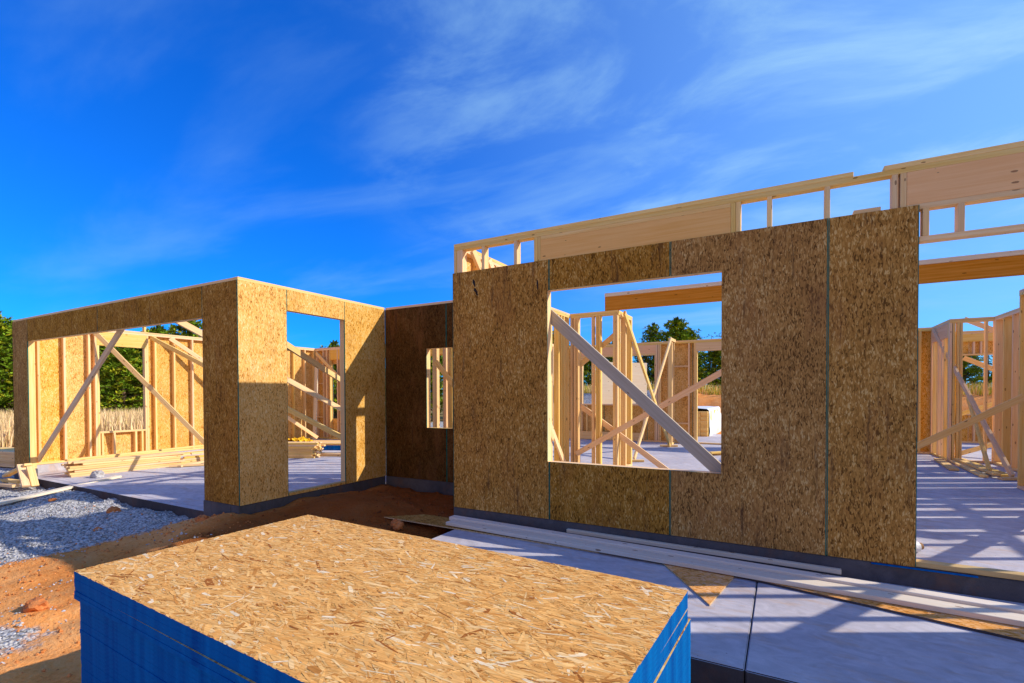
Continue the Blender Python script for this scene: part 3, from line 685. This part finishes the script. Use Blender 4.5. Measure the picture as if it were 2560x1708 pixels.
pboard('front long pale board on the porch slab below the house wall', (-3.24, 4.43), (2.6, 4.13), .135, -.130)
pboard('second long pale board resting higher behind the front one', (-3.30, 4.555), (2.6, 4.27), .10, -.112)
pboard('narrow third board tight against the foundation curb', (-1.93, 4.66), (.40, 4.585), .045, -.105)
# roll of white wrap
bm = bmesh.new(); bmesh.ops.create_cone(bm, cap_ends=True, segments=28, radius1=.046, radius2=.046, depth=.25)
bmesh.ops.rotate(bm, verts=bm.verts, matrix=Matrix.Rotation(math.pi / 2, 3, 'Y')); bmesh.ops.rotate(bm, verts=bm.verts, matrix=Matrix.Rotation(.65, 3, 'Z')); bmesh.ops.translate(bm, verts=bm.verts, vec=(.865, 5.06, .044))
r = root('wrap_roll', 'white roll of plastic wrap on the floor behind the right end of the front wall', 'roll', (.865, 5.06, 0))
bmesh.ops.bevel(bm, geom=bm.edges[:], offset=.004, segments=2, affect='EDGES')
link('wrap_body', bm, M['wrap'], r)
bm = bmesh.new(); bmesh.ops.create_cone(bm, cap_ends=True, segments=24, radius1=.028, radius2=.028, depth=.33)
bmesh.ops.rotate(bm, verts=bm.verts, matrix=Matrix.Rotation(math.pi / 2, 3, 'Y')); bmesh.ops.rotate(bm, verts=bm.verts, matrix=Matrix.Rotation(.65, 3, 'Z')); bmesh.ops.translate(bm, verts=bm.verts, vec=(.865, 5.06, .044))
link('cardboard_core', bm, M['cardboard'], r)

# ------------------------------------------------------------------ lumber
def lumber_stack(x, y, z, ang, L, cols, rows, label, group, topjit=.1, w=.089, t=.038, name='lumber_board', jit=.03):
    ex, ey = frame(ang)
    for j in range(rows):
        for i in range(cols):
            if j == rows - 1 and i == cols - 1 and cols > 2: continue
            k = random.gauss(0, jit) + (random.uniform(-topjit, topjit) if j > rows - 3 else 0)
            c = Vector((x, y, z + t * (j + .5) + .0008 * j)) + ey * ((i - (cols - 1) / 2) * (w + .003)) + ex * k
            da = random.gauss(0, .010); e2, _ = frame(ang + da)
            lb = label
            board(name, lb, 'lumber board', tuple(c - e2 * L / 2), tuple(c + e2 * L / 2), w - random.uniform(0, .004), t - .0022, wdir=(-e2.y, e2.x, 0), group=group, bev=.002)
lumber_stack(-11.07, 4.72, -.144, math.radians(84), 1.75, 3, 7, 'yellow pine board in the low stack on the garage slab behind the rubble lump', 'boards in the stack behind the rubble')
lumber_stack(-11.02, 6.35, -.144, math.radians(80), 1.5, 3, 4, 'board in the lower loose stack farther back on the garage slab', 'boards in the farther garage stack', jit=.12)
lumber_stack(-10.45, 7.35, -.144, math.radians(26), 2.2, 5, 9, 'board in the tall stack seen low through the garage doorway', 'boards in the doorway stack', jit=.035)
lumber_stack(-9.35, 8.15, -.144, math.radians(20), 1.5, 3, 2, 'board in the pair of low rows right of the doorway stack', 'boards right of the doorway stack')
LB = [((-11.9, 4.3), (-11.6, 7.2), .0, 'long loose board on the garage curb before the end wall'), ((-11.4, 3.9), (-11.75, 6.6), .13, 'pale loose board laid along the top of the low garage stack'), ((-10.6, 5.4), (-10.9, 6.2), -.12, 'short sunlit scrap board at the right end of the garage stack'), ((-10.3, 5.9), (-10.75, 5.3), -.12, 'small angled scrap board on the garage slab'), ((-11.3, 6.0), (-11.0, 7.9), .03, 'loose board sloping toward the garage back wall')]
for a, b, z, lb in LB: board('loose_board', lb, 'board', (a[0], a[1], z), (b[0], b[1], z + .01), .089, .036, wdir=(1, 0, 0), group='loose boards in the garage')
board('plank', 'long pale plank lying from the gravel up over the garage slab edge', 'plank', (-9.62, 1.65, gh(-9.6, 1.65) + .06), (-10.22, 4.22, -.115), .14, .036, wdir=(1, 0, 0), mat='pale')
# blue edged sheets under boards by the back wall
ang = math.radians(24); ex, ey = frame(ang)
for k in range(7):
    c = Vector((-10.85, 9.25, -.144 + .019 * (k + .5))); bm = bmesh.new()
    fs = obox(bm, c, ex, ey, ez, 1.22, .5, .009)
    for i, f in enumerate(fs): f.material_index = 0 if i < 2 else 1
    tag(link('osb_sheet', bm, [M['osb'], M['blue']], None, tuple(c)), 'blue edged sheet in the low pile near the garage back wall', 'OSB sheet', 'sheets in the garage back pile')
for k in range(8):
    c = Vector((-10.85, 9.25, .012)) + ey * ((k - 3.5) * .12); e2, _ = frame(ang + random.gauss(0, .02))
    board('lumber_board', 'board lying on the blue edged sheets near the garage back wall', 'lumber board', tuple(c - e2 * 1.15), tuple(c + e2 * 1.15), .1, .036, wdir=(-e2.y, e2.x, 0), group='boards on the blue edged sheets')
bm = bmesh.new(); bmesh.ops.create_grid(bm, x_segments=22, y_segments=14, size=1)
for v in bm.verts:
    q = v.co.copy(); n1 = noise.noise(Vector((q.x * 2.5, q.y * 2.5, 4))); n2 = noise.noise(Vector((q.x * 6, q.y * 6, 9)))
    v.co = Vector((-11.65 + q.x * .36, 9.0 + q.y * .22, .03 + .08 * (1 - abs(q.x)) + .09 * n1 + .05 * n2))
tag(link('caution_tape', bm, M['yellow'], None, (-11.65, 9.0, .05)), 'crumpled yellow tape heaped at the foot of a brace inside the garage', 'tape')
board('leaning_plank', 'pale warped plank leaning upright in the garage back corner', 'plank', (-11.95, 9.75, -.14), (-12.1, 9.98, 2.15), .13, .03, wdir=(1, 0, 0), mat='pale')
# boards on the floor at the right
FB = [((2.62, 12.3), (2.50, 10.75), .02, .13), ((2.80, 12.45), (2.70, 10.10), .02, .10), ((2.86, 12.4), (2.84, 10.1), .058, .10), ((2.98, 12.5), (3.02, 10.3), .02, .14), ((2.84, 9.95), (3.4, 10.2), .02, .10)]
for a, b, z, wd in FB: board('floor_board', ['wide', 'long', 'upper', 'rear', 'short'][FB.index((a, b, z, wd))] + ' loose board on the speckled floor below the speckled brace', 'board', (a[0], a[1], z), (b[0], b[1], z), wd, .036, wdir=(1, 0, 0), group='loose boards on the house floor')
board('scrap_block', 'small pale scrap on the floor at the lower right of the big window', 'wood block', (-1.45, 11.2, .02), (-1.05, 11.35, .02), .12, .036, wdir=(0, 1, 0), group='scraps on the house floor')
board('scrap_block', 'second scrap stacked across the first at the lower right of the big window', 'wood block', (-1.35, 11.05, .058), (-1.0, 11.45, .06), .10, .036, wdir=(0, 1, 0), group='scraps on the house floor')
# scraps at the left garage pier
SCR = [((-12.10, 3.30, -.12), (-11.30, 3.36, .13), 'scrap board leaning against the others left of the garage pier'), ((-11.42, 3.30, .12), (-11.00, 3.24, -.20), 'short upright block propped at the left garage pier'), ((-11.22, 3.36, .10), (-11.02, 3.36, -.22), 'narrow block standing beside the propped one'), ((-12.15, 3.28, -.19), (-11.25, 3.25, -.15), 'scrap board flat on the gravel at the left edge'), ((-11.9, 3.05, -.20), (-11.15, 3.16, -.19), 'stub of board at the foot of the left pier')]
for a, b, lb in SCR: board('scrap_board', lb, 'scrap board', a, b, .10, .045, wdir=(0, 1, 0), group='scraps at the left garage pier')
lumber_stack(-15.3, 4.55, -.30, math.radians(8), 2.6, 5, 9, 'board in the brown outdoor lumber stack beyond the left garage pier', 'boards in the outdoor stack', w=.14, jit=.08)
lumber_stack(-17.4, 6.2, -.30, math.radians(4), 3.6, 6, 13, 'board in the taller outdoor stack at the far left edge', 'boards in the taller outdoor stack', w=.14, jit=.06)

# wrapped lumber pile behind the house
r = root('wrapped_lumber_bundle', 'bundle of lumber half covered in torn white wrap outside the rear opening', 'lumber bundle', (-2.75, 17.6, -.1))
bm = bmesh.new()
for j in range(19):
    for i in range(7):
        x0 = -3.45 + i * .208; abox(bm, x0, x0 + .20, 15.86 + random.uniform(-.03, .03), 19.3, -.02 + j * .041, -.02 + j * .041 + .038, 'y')
link('lumber_body', bm, M['wood'], r)
bm = bmesh.new(); N1, N2 = 26, 30; gvs = []
prof = [(-3.50, .55), (-3.48, .80), (-2.8, .83), (-2.04, .83), (-2.0, .78), (-1.97, .4), (-1.96, -.05)]
def pr(t):
    k = t * (len(prof) - 1); i = min(int(k), len(prof) - 2); f = k - i
    return prof[i][0] + (prof[i + 1][0] - prof[i][0]) * f, prof[i][1] + (prof[i + 1][1] - prof[i][1]) * f
for a in range(N1 + 1):
    row = []
    for b in range(N2 + 1):
        x, z = pr(b / N2); y = 15.99 + a / N1 * 3.4
        nn = noise.noise(Vector((x * 3, y * 2.2, z * 3)))
        if a == 0: y += .12 * nn
        row.append(bm.verts.new((x + .05 * nn + .02 * nn, y, z + .05 * nn)))
    gvs.append(row)
for a in range(N1):
    for b in range(N2): bm.faces.new((gvs[a][b], gvs[a][b + 1], gvs[a + 1][b + 1], gvs[a + 1][b]))
link('plastic_wrap', bm, M['wrap'], r, smooth=True)
for y in (16.6, 18.4): part(r, 'skid', -3.4, -2.0, y, y + .09, -.12, -.021, 'x')
for i, (x, y) in enumerate([(-1.3, 16.6), (-1.1, 17.0), (-.9, 16.3)]):
    board('scrap_board', ['first', 'second', 'third'][i] + ' broken board on the red dirt beside the wrapped bundle', 'scrap board', (x, y, gh(x, y) + .05), (x + .9, y + .5 - i * .3, gh(x, y) + .08), .12, .03, wdir=(0, 1, 0), group='broken boards outside')

# ------------------------------------------------------------------ vegetation
def tuft(V, F, C, p, d, size, nb, col, spread=.8):
    for _ in range(nb):
        dd = Vector((d.x + random.gauss(0, spread), d.y + random.gauss(0, spread), d.z + random.gauss(0, spread) + .25)); dd.normalize()
        L = size * random.uniform(.6, 1.25); s = dd.cross(Vector((random.gauss(0, 1), random.gauss(0, 1), random.gauss(0, 1))))
        if s.length < 1e-3: continue
        s.normalize(); s *= size * random.uniform(.10, .2); n = len(V)
        a = p; m = p + dd * L * .55; b = p + dd * L
        V += [tuple(a), tuple(m + s), tuple(b), tuple(m - s)]; F.append((n, n + 1, n + 2, n + 3))
        k = random.uniform(.6, 1.45); C.append((col[0] * k, col[1] * k * random.uniform(.92, 1.08), col[2] * k))
def limb_bm(bm, a, b, r0, r1, seg=6):
    a = Vector(a); b = Vector(b); d = (b - a).normalized(); s = d.orthogonal().normalized(); t = d.cross(s)
    ra = [bm.verts.new(a + (s * math.cos(q) + t * math.sin(q)) * r0) for q in [6.283 * i / seg for i in range(seg)]]
    rb = [bm.verts.new(b + (s * math.cos(q) + t * math.sin(q)) * r1) for q in [6.283 * i / seg for i in range(seg)]]
    for i in range(seg): bm.faces.new((ra[i], ra[(i + 1) % seg], rb[(i + 1) % seg], rb[i]))
def tree_meshes(kind, seed):
    """unit trees, 5 m high"""
    random.seed(seed); H = 5.0; V, F, C = [], [], []; bm = bmesh.new()
    if kind == 'p':
        px, py = 0.0, 0.0; prev = (0, 0, -.3)
        for i in range(1, 7):
            nx_ = random.gauss(0, .04); ny_ = random.gauss(0, .04); cur = (nx_, ny_, H * i / 6.3)
            limb_bm(bm, prev, cur, .13 * (1 - (i - 1) / 6.5), .13 * (1 - i / 6.5)); prev = cur
        z = .35
        while z < H * .97:
            f = z / H; n = 7 if f < .8 else 5
            R = (1.45 * (1 - f) ** .75 + .12) * random.uniform(.85, 1.1); a0 = random.uniform(0, 6.28)
            for i in range(n):
                a = a0 + 6.283 * i / n + random.gauss(0, .25); rr = R * random.uniform(.65, 1.15); rise = rr * random.uniform(.15, .6)
                tip = Vector((math.cos(a) * rr, math.sin(a) * rr, z + rise)); base = Vector((0, 0, z))
                limb_bm(bm, base, tip, .028 * (1 - f * .6), .008, 4)
                for t in range(7):
                    u = .30 + .70 * (t + random.random()) / 7; q = base.lerp(tip, u) + Vector((random.gauss(0, .12), random.gauss(0, .12), random.gauss(0, .09)))
                    shade = .55 + .6 * u
                    col = (.15 * shade, .24 * shade, .015 * shade) if random.random() < .66 else (.34 * shade, .36 * shade, .02 * shade)
                    tuft(V, F, C, q, (tip - base).normalized() * .6 + Vector((0, 0, .4)), .21, 9, col)
            z += .23 + .05 * random.random()
        for _ in range(12): tuft(V, F, C, Vector((0, 0, H * random.uniform(.93, 1.0))), Vector((0, 0, 1)), .28, 6, (.08, .12, .025), .5)
    else:
        dens = 1.0 if kind == 'd' else .3
        limb_bm(bm, (0, 0, -.3), (.05, 0, 1.3), .12, .09)
        for i in range(11):
            a = random.uniform(0, 6.28); rr = random.uniform(.5, 1.5); zt = random.uniform(2.2, 4.7)
            st = Vector((.05, 0, random.uniform(.7, 1.3))); mid = Vector((math.cos(a) * rr * .5, math.sin(a) * rr * .5, zt * .6)); tip = Vector((math.cos(a) * rr, math.sin(a) * rr, zt))
            limb_bm(bm, st, mid, .055, .035); limb_bm(bm, mid, tip, .035, .01)
            for _ in range(int(44 * dens)):
                u = random.random(); q = mid.lerp(tip, u) + Vector((random.gauss(0, .30), random.gauss(0, .30), random.gauss(0, .25)))
                col = random.choice([(.10, .12, .025), (.16, .14, .03), (.22, .15, .03), (.07, .10, .02)])
                tuft(V, F, C, q, Vector((0, 0, .2)), .12, 8, col, 1.0)
    tm = bpy.data.meshes.new('trunk'); bm.to_mesh(tm); bm.free(); tm.materials.append(M['bark'])
    cm = bpy.data.meshes.new('crown'); cm.from_pydata(V, [], F); at = cm.color_attributes.new('tint', 'FLOAT_COLOR', 'CORNER')
    buf = []
    for c in C: buf += [c[0], c[1], c[2], 1] * 4
    at.data.foreach_set('color', buf); cm.materials.append(M['leaf'])
    return tm, cm
TM = {'p': [tree_meshes('p', 1), tree_meshes('p', 2), tree_meshes('p', 3), tree_meshes('p', 4)], 'd': [tree_meshes('d', 5), tree_meshes('d', 6)], 'o': [tree_meshes('o', 7)]}
random.seed(77)
TREES = [(-35.5, 7.9, 5.2, 'p'), (-31.0, 8.1, 4.96, 'p'), (-31.6, 8.9, 4.62, 'p'), (-39.5, 12.6, 4.94, 'p'), (-33.8, 12.3, 4.35, 'p'), (-31.3, 12.5, 3.07, 'p'), (-28.2, 11.9, 3.65, 'p'), (-29.9, 13.3, 4.23, 'p'), (-31.1, 14.9, 5.13, 'p'), (-27.6, 14.6, 5.38, 'p'), (-31.9, 19.0, 5.14, 'p'), (-27.9, 18.9, 4.41, 'p'), (-29.5, 22.6, 4.12, 'p'), (-24.0, 21.1, 4.39, 'p'), (-24.9, 25.2, 4.24, 'p'), (-24.3, 27.8, 4.85, 'p'), (-18.7, 24.0, 4.62, 'p'), (-20.2, 30.0, 5.27, 'd'), (-16.2, 30.0, 5.31, 'p'), (-12.1, 27.7, 5.08, 'p'), (-13.2, 36.2, 4.9, 'p'), (-10.9, 35.2, 5.09, 'p'), (-8.9, 32.8, 5.22, 'd'), (-7.9, 34.6, 5.97, 'p'), (-6.1, 33.2, 6.1, 'p'), (-5.5, 34.7, 5.5, 'p'), (-5.0, 40.7, 6.26, 'o'), (-2.7, 37.4, 5.54, 'd'), (-.2, 34.2, 4.79, 'p'), (2.9, 40.5, 5.1, 'p'), (5.5, 39.6, 4.74, 'p'), (7.9, 38.7, 3.98, 'p'), (9.0, 37.0, 4.3, 'p'), (10.9, 40.3, 4.31, 'd'), (12.0, 38.6, 4.51, 'p'), (14.7, 40.2, 4.5, 'p'),
    (-1.6, 33.0, 4.3, 'p'), (-4.0, 35.5, 4.6, 'p'), (-33.5, 9.9, 4.6, 'p'), (-29.0, 13.0, 3.4, 'p'), (-30.5, 12.0, 3.9, 'p'), (-34.0, 14.0, 4.9, 'p')]
def copy_tree(i, x, y, ztop, kind):
    z0 = gh(x, y); h = ztop - z0; vs = TM[kind]; tm, cm = vs[i % len(vs)]
    where = 'beyond the dry field at the left' if x < -26.5 else ('behind the garage end of the house' if x < -12.5 else ('rising behind the rear wall' if x < 1 else 'behind the far right framing'))
    k = {'p': ('pine_tree', 'bushy green pine', 'pine tree'), 'd': ('leafy_tree', 'yellow green leafy tree', 'tree'), 'o': ('sparse_tree', 'thin leafed open branched tree', 'tree')}[kind]
    t = root(k[0], '%s %s' % (k[1], where), k[2], (x, y, z0), '%ss %s' % (k[1], where), rz=random.uniform(0, 6.28))
    s = h / 5.0; wd = s * random.uniform(1.15, 1.5); t.scale = (wd, wd, s)
    for nm, m in (('trunk', tm), ('crown', cm)):
        c = bpy.data.objects.new(nm, m); COL.objects.link(c); c.parent = t
    return t
for i, (x, y, z, k) in enumerate(TREES):
    t = copy_tree(i, x, y, z, k)
    if i == 24: t['label'] = 'tallest pine rising above the rear wall in the wide window'
    if k == 'o': t['label'] = 'thin leafed open branched tree at the right in the wide window'

def blades(name, label, cat, n, fn, hgt, cols):
    V, F, C = [], [], []
    for _ in range(n):
        x, y = fn(); z = gh(x, y); h = random.uniform(*hgt); a = random.uniform(0, 3.14); w_ = .010 + .012 * random.random()
        lx, ly = random.gauss(0, .10), random.gauss(0, .10); dx, dy = math.cos(a) * w_, math.sin(a) * w_; k = len(V)
        V += [(x - dx, y - dy, z - .03), (x + dx, y + dy, z - .03), (x + lx * .4 + dx * .8, y + ly * .4 + dy * .8, z + h * .6), (x + lx * .4 - dx * .8, y + ly * .4 - dy * .8, z + h * .6), (x + lx, y + ly, z + h)]
        F += [(k, k + 1, k + 2, k + 3), (k + 3, k + 2, k + 4)]; c = random.choice(cols); q = random.uniform(.8, 1.25)
        c = (c[0] * q, c[1] * q, c[2] * q); C += [c, c]
    o = face_mesh(name, V, F, C, M['blade']); o['kind'] = 'stuff'; o['label'] = label; o['category'] = cat
def fleft():
    while True:
        x = -random.uniform(18, 31); y = random.uniform(2, 17)
        if y < -x * .62: return x, y
blades('dry_grass', 'tall straw coloured grass in the field left of the garage', 'grass', 30000, fleft, (.6, 1.15), [(.90, .64, .36), (.95, .72, .42), (.80, .55, .28), (.62, .46, .18)])
blades('field_grass', 'yellow grass on top of the red dirt bank behind the house', 'grass', 16000, lambda: (random.uniform(-13, 16), 24.2 + random.random() ** 1.6 * 8), (.2, .55), [(.85, .58, .16), (.70, .56, .10), (.36, .42, .05), (.85, .62, .3)])
# distant shed roof among the trees
r = root('distant_shed', 'small grey roofed shed far off among the trees behind the rear opening', 'shed', (-4.2, 42, 1.2))
part(r, 'wall', -5.2, -3.2, 42, 44, 1.0, 2.3, 'x', 'metal'); bm = bmesh.new()
vs = [bm.verts.new(p) for p in ((-5.4, 41.8, 2.3), (-3.0, 41.8, 2.3), (-3.0, 44.2, 2.3), (-5.4, 44.2, 2.3), (-5.4, 43, 3.0), (-3.0, 43, 3.0))]
for f in ((0, 1, 5, 4), (2, 3, 4, 5), (0, 4, 3), (1, 2, 5)): bm.faces.new([vs[i] for i in f])
link('roof', bm, M['metal'], r)

# ------------------------------------------------------------------ sky, sun, camera
SUN_EL = math.radians(31.6); SUN_AZ = math.radians(28.7)     # azimuth from +X towards +Y
world = bpy.data.worlds.new('World'); SC.world = world; world.use_nodes = True
nt = world.node_tree; N = nt.nodes; Lk = nt.links
bg = N['Background']; bg.inputs['Strength'].default_value = 0.15
sky = N.new('ShaderNodeTexSky'); sky.sky_type = 'NISHITA'; sky.sun_disc = False; sky.sun_elevation = SUN_EL; sky.sun_rotation = math.pi / 2 - SUN_AZ
sky.air_density = 1.0; sky.dust_density = 0.6; sky.ozone_density = 3.0
def wn(typ, ins=None, **kw):
    x = N.new(typ)
    for k, v in kw.items(): setattr(x, k, v)
    for k, v in (ins or {}).items():
        if hasattr(v, 'is_output'): Lk.new(v, x.inputs[k])
        else: x.inputs[k].default_value = v
    return x
hs = wn('ShaderNodeHueSaturation', {'Hue': .505, 'Saturation': 1.1, 'Value': 1.0, 'Color': sky.outputs[0]})
gn = N.new('ShaderNodeMix'); gn.data_type = 'RGBA'; gn.blend_type = 'MULTIPLY'; gn.inputs[0].default_value = 1; Lk.new(hs.outputs[0], gn.inputs[6]); gn.inputs[7].default_value = (.05, .68, 1.68, 1)
tc = wn('ShaderNodeTexCoord').outputs['Generated']
sx = wn('ShaderNodeSeparateXYZ', {0: tc})
zz = wn('ShaderNodeMath', {0: sx.outputs[2], 1: .16}, operation='ADD').outputs[0]
pu = wn('ShaderNodeMath', {0: sx.outputs[0], 1: zz}, operation='DIVIDE').outputs[0]
pv = wn('ShaderNodeMath', {0: sx.outputs[1], 1: zz}, operation='DIVIDE').outputs[0]
pp = wn('ShaderNodeCombineXYZ', {0: pu, 1: pv, 2: 0.0}).outputs[0]
mp = wn('ShaderNodeMapping', {'Vector': pp, 'Location': (3.1, .6, 0), 'Rotation': (0, 0, math.radians(-62)), 'Scale': (.48, 1.2, 1)}).outputs[0]
n1 = wn('ShaderNodeTexNoise', {'Vector': mp, 'Scale': 1.3, 'Detail': 8.0, 'Roughness': .55, 'Distortion': .35}).outputs[0]
n2 = wn('ShaderNodeTexNoise', {'Vector': pp, 'Scale': .42, 'Detail': 2.0}).outputs[0]
# more haze toward the sun side
dt = wn('ShaderNodeVectorMath', {0: tc, 1: (math.cos(SUN_AZ), math.sin(SUN_AZ), .25)}, operation='DOT_PRODUCT').outputs['Value']
hz = wn('ShaderNodeMapRange', {0: dt, 1: -.25, 2: 1.0, 3: 0.0, 4: 1.0}).outputs[0]
a1 = wn('ShaderNodeMath', {0: n1, 1: wn('ShaderNodeMath', {0: hz, 1: .16}, operation='MULTIPLY').outputs[0]}, operation='ADD').outputs[0]
a2 = wn('ShaderNodeMath', {0: a1, 1: wn('ShaderNodeMath', {0: n2, 1: .35}, operation='MULTIPLY').outputs[0]}, operation='ADD').outputs[0]
cr = wn('ShaderNodeMapRange', {0: a2, 1: .64, 2: 1.02, 3: 0.0, 4: .62}, interpolation_type='SMOOTHSTEP').outputs[0]
cf = wn('ShaderNodeMapRange', {0: dt, 1: -.6, 2: .4, 3: .35, 4: 1.0}).outputs[0]
pd1 = wn('ShaderNodeVectorMath', {0: tc, 1: (-.265, .765, .586)}, operation='DOT_PRODUCT').outputs['Value']
pd2 = wn('ShaderNodeVectorMath', {0: tc, 1: (.15, .79, .59)}, operation='DOT_PRODUCT').outputs['Value']
pa = wn('ShaderNodeMath', {0: wn('ShaderNodeMapRange', {0: pd1, 1: .86, 2: 1.0, 3: 0.0, 4: .9}, interpolation_type='SMOOTHSTEP').outputs[0], 1: wn('ShaderNodeMapRange', {0: pd2, 1: .82, 2: 1.0, 3: 0.0, 4: 1.0}, interpolation_type='SMOOTHSTEP').outputs[0]}, operation='MAXIMUM').outputs[0]
mp3 = wn('ShaderNodeMapping', {'Vector': pp, 'Rotation': (0, 0, math.radians(-50)), 'Scale': (1.0, 1.7, 1)}).outputs[0]
n3 = wn('ShaderNodeTexNoise', {'Vector': mp3, 'Scale': 1.7, 'Detail': 11.0, 'Roughness': .60, 'Distortion': .45}).outputs[0]
pm = wn('ShaderNodeMapRange', {0: n3, 1: .42, 2: .74, 3: 0.0, 4: .5}, interpolation_type='SMOOTHSTEP').outputs[0]
pa = wn('ShaderNodeMath', {0: pa, 1: pm}, operation='MULTIPLY').outputs[0]
cr = wn('ShaderNodeMath', {0: cr, 1: cf}, operation='MULTIPLY').outputs[0]
hz2 = wn('ShaderNodeMath', {0: hz, 1: 1.6}, operation='POWER').outputs[0]
hz3 = wn('ShaderNodeMath', {0: hz2, 1: .78}, operation='MULTIPLY').outputs[0]
t1 = wn('ShaderNodeMath', {0: cr, 1: hz3}, operation='MAXIMUM').outputs[0]
tot = wn('ShaderNodeMath', {0: t1, 1: pa}, operation='ADD', use_clamp=True).outputs[0]
mx = N.new('ShaderNodeMix'); mx.data_type = 'RGBA'; Lk.new(tot, mx.inputs[0]); Lk.new(gn.outputs[2], mx.inputs[6]); mx.inputs[7].default_value = (2.5, 4.5, 6.5, 1)
# warm fill glow added to the unseen sky behind the camera
bk = wn('ShaderNodeVectorMath', {0: tc, 1: (.483, -.876, .0)}, operation='DOT_PRODUCT').outputs['Value']
bn = wn('ShaderNodeTexNoise', {'Vector': tc, 'Scale': 4.0, 'Detail': 7.0, 'Roughness': .6}).outputs[0]
bs = wn('ShaderNodeMath', {0: bk, 1: wn('ShaderNodeMath', {0: bn, 1: .5}, operation='MULTIPLY').outputs[0]}, operation='ADD').outputs[0]
be = wn('ShaderNodeMapRange', {0: sx.outputs[2], 1: .62, 2: .3, 3: 0.0, 4: 1.0}).outputs[0]
bf = wn('ShaderNodeMapRange', {0: bs, 1: .62, 2: .82, 3: 0.0, 4: .95}, interpolation_type='SMOOTHSTEP').outputs[0]
bf = wn('ShaderNodeMath', {0: bf, 1: be}, operation='MULTIPLY').outputs[0]
m2 = N.new('ShaderNodeMix'); m2.data_type = 'RGBA'; Lk.new(bf, m2.inputs[0]); Lk.new(mx.outputs[2], m2.inputs[6]); m2.inputs[7].default_value = (5.0, 3.7, 2.5, 1)
Lk.new(m2.outputs[2], bg.inputs['Color'])

ld = bpy.data.lights.new('sun', 'SUN'); ld.energy = 5.0; ld.angle = math.radians(.55); ld.color = (1.0, .91, .76)
lo = bpy.data.objects.new('sun', ld); COL.objects.link(lo); lo.location = (0, 0, 20)
sd = Vector((math.cos(SUN_EL) * math.cos(SUN_AZ), math.cos(SUN_EL) * math.sin(SUN_AZ), math.sin(SUN_EL)))
lo.rotation_euler = sd.to_track_quat('Z', 'Y').to_euler()

cam = bpy.data.cameras.new('camera'); co = bpy.data.objects.new('camera', cam); COL.objects.link(co); SC.camera = co
cam.sensor_width = 36; cam.lens = 1231.283 / 2560 * 36; cam.shift_y = (1003.817 - 854) / 2560; cam.clip_start = .05; cam.clip_end = 4000
y_, p_, r_2 = math.radians(28.877), math.radians(-.869), math.radians(-.188)
fw = Vector((-math.sin(y_) * math.cos(p_), math.cos(y_) * math.cos(p_), math.sin(p_))); rt = Vector((math.cos(y_), math.sin(y_), 0)); up = rt.cross(fw)
rt2 = rt * math.cos(r_2) + up * math.sin(r_2); up2 = -rt * math.sin(r_2) + up * math.cos(r_2)
mt = Matrix((rt2, up2, -fw)).transposed().to_4x4(); mt.translation = Vector((0, 0, 1.308)); co.matrix_world = mt
SC.view_settings.view_transform = 'Standard'; SC.view_settings.look = 'None'; SC.view_settings.exposure = 0; SC.view_settings.gamma = 1
SC.render.engine = 'CYCLES'; SC.cycles.max_bounces = 6; SC.cycles.diffuse_bounces = 4; SC.cycles.use_denoising = True
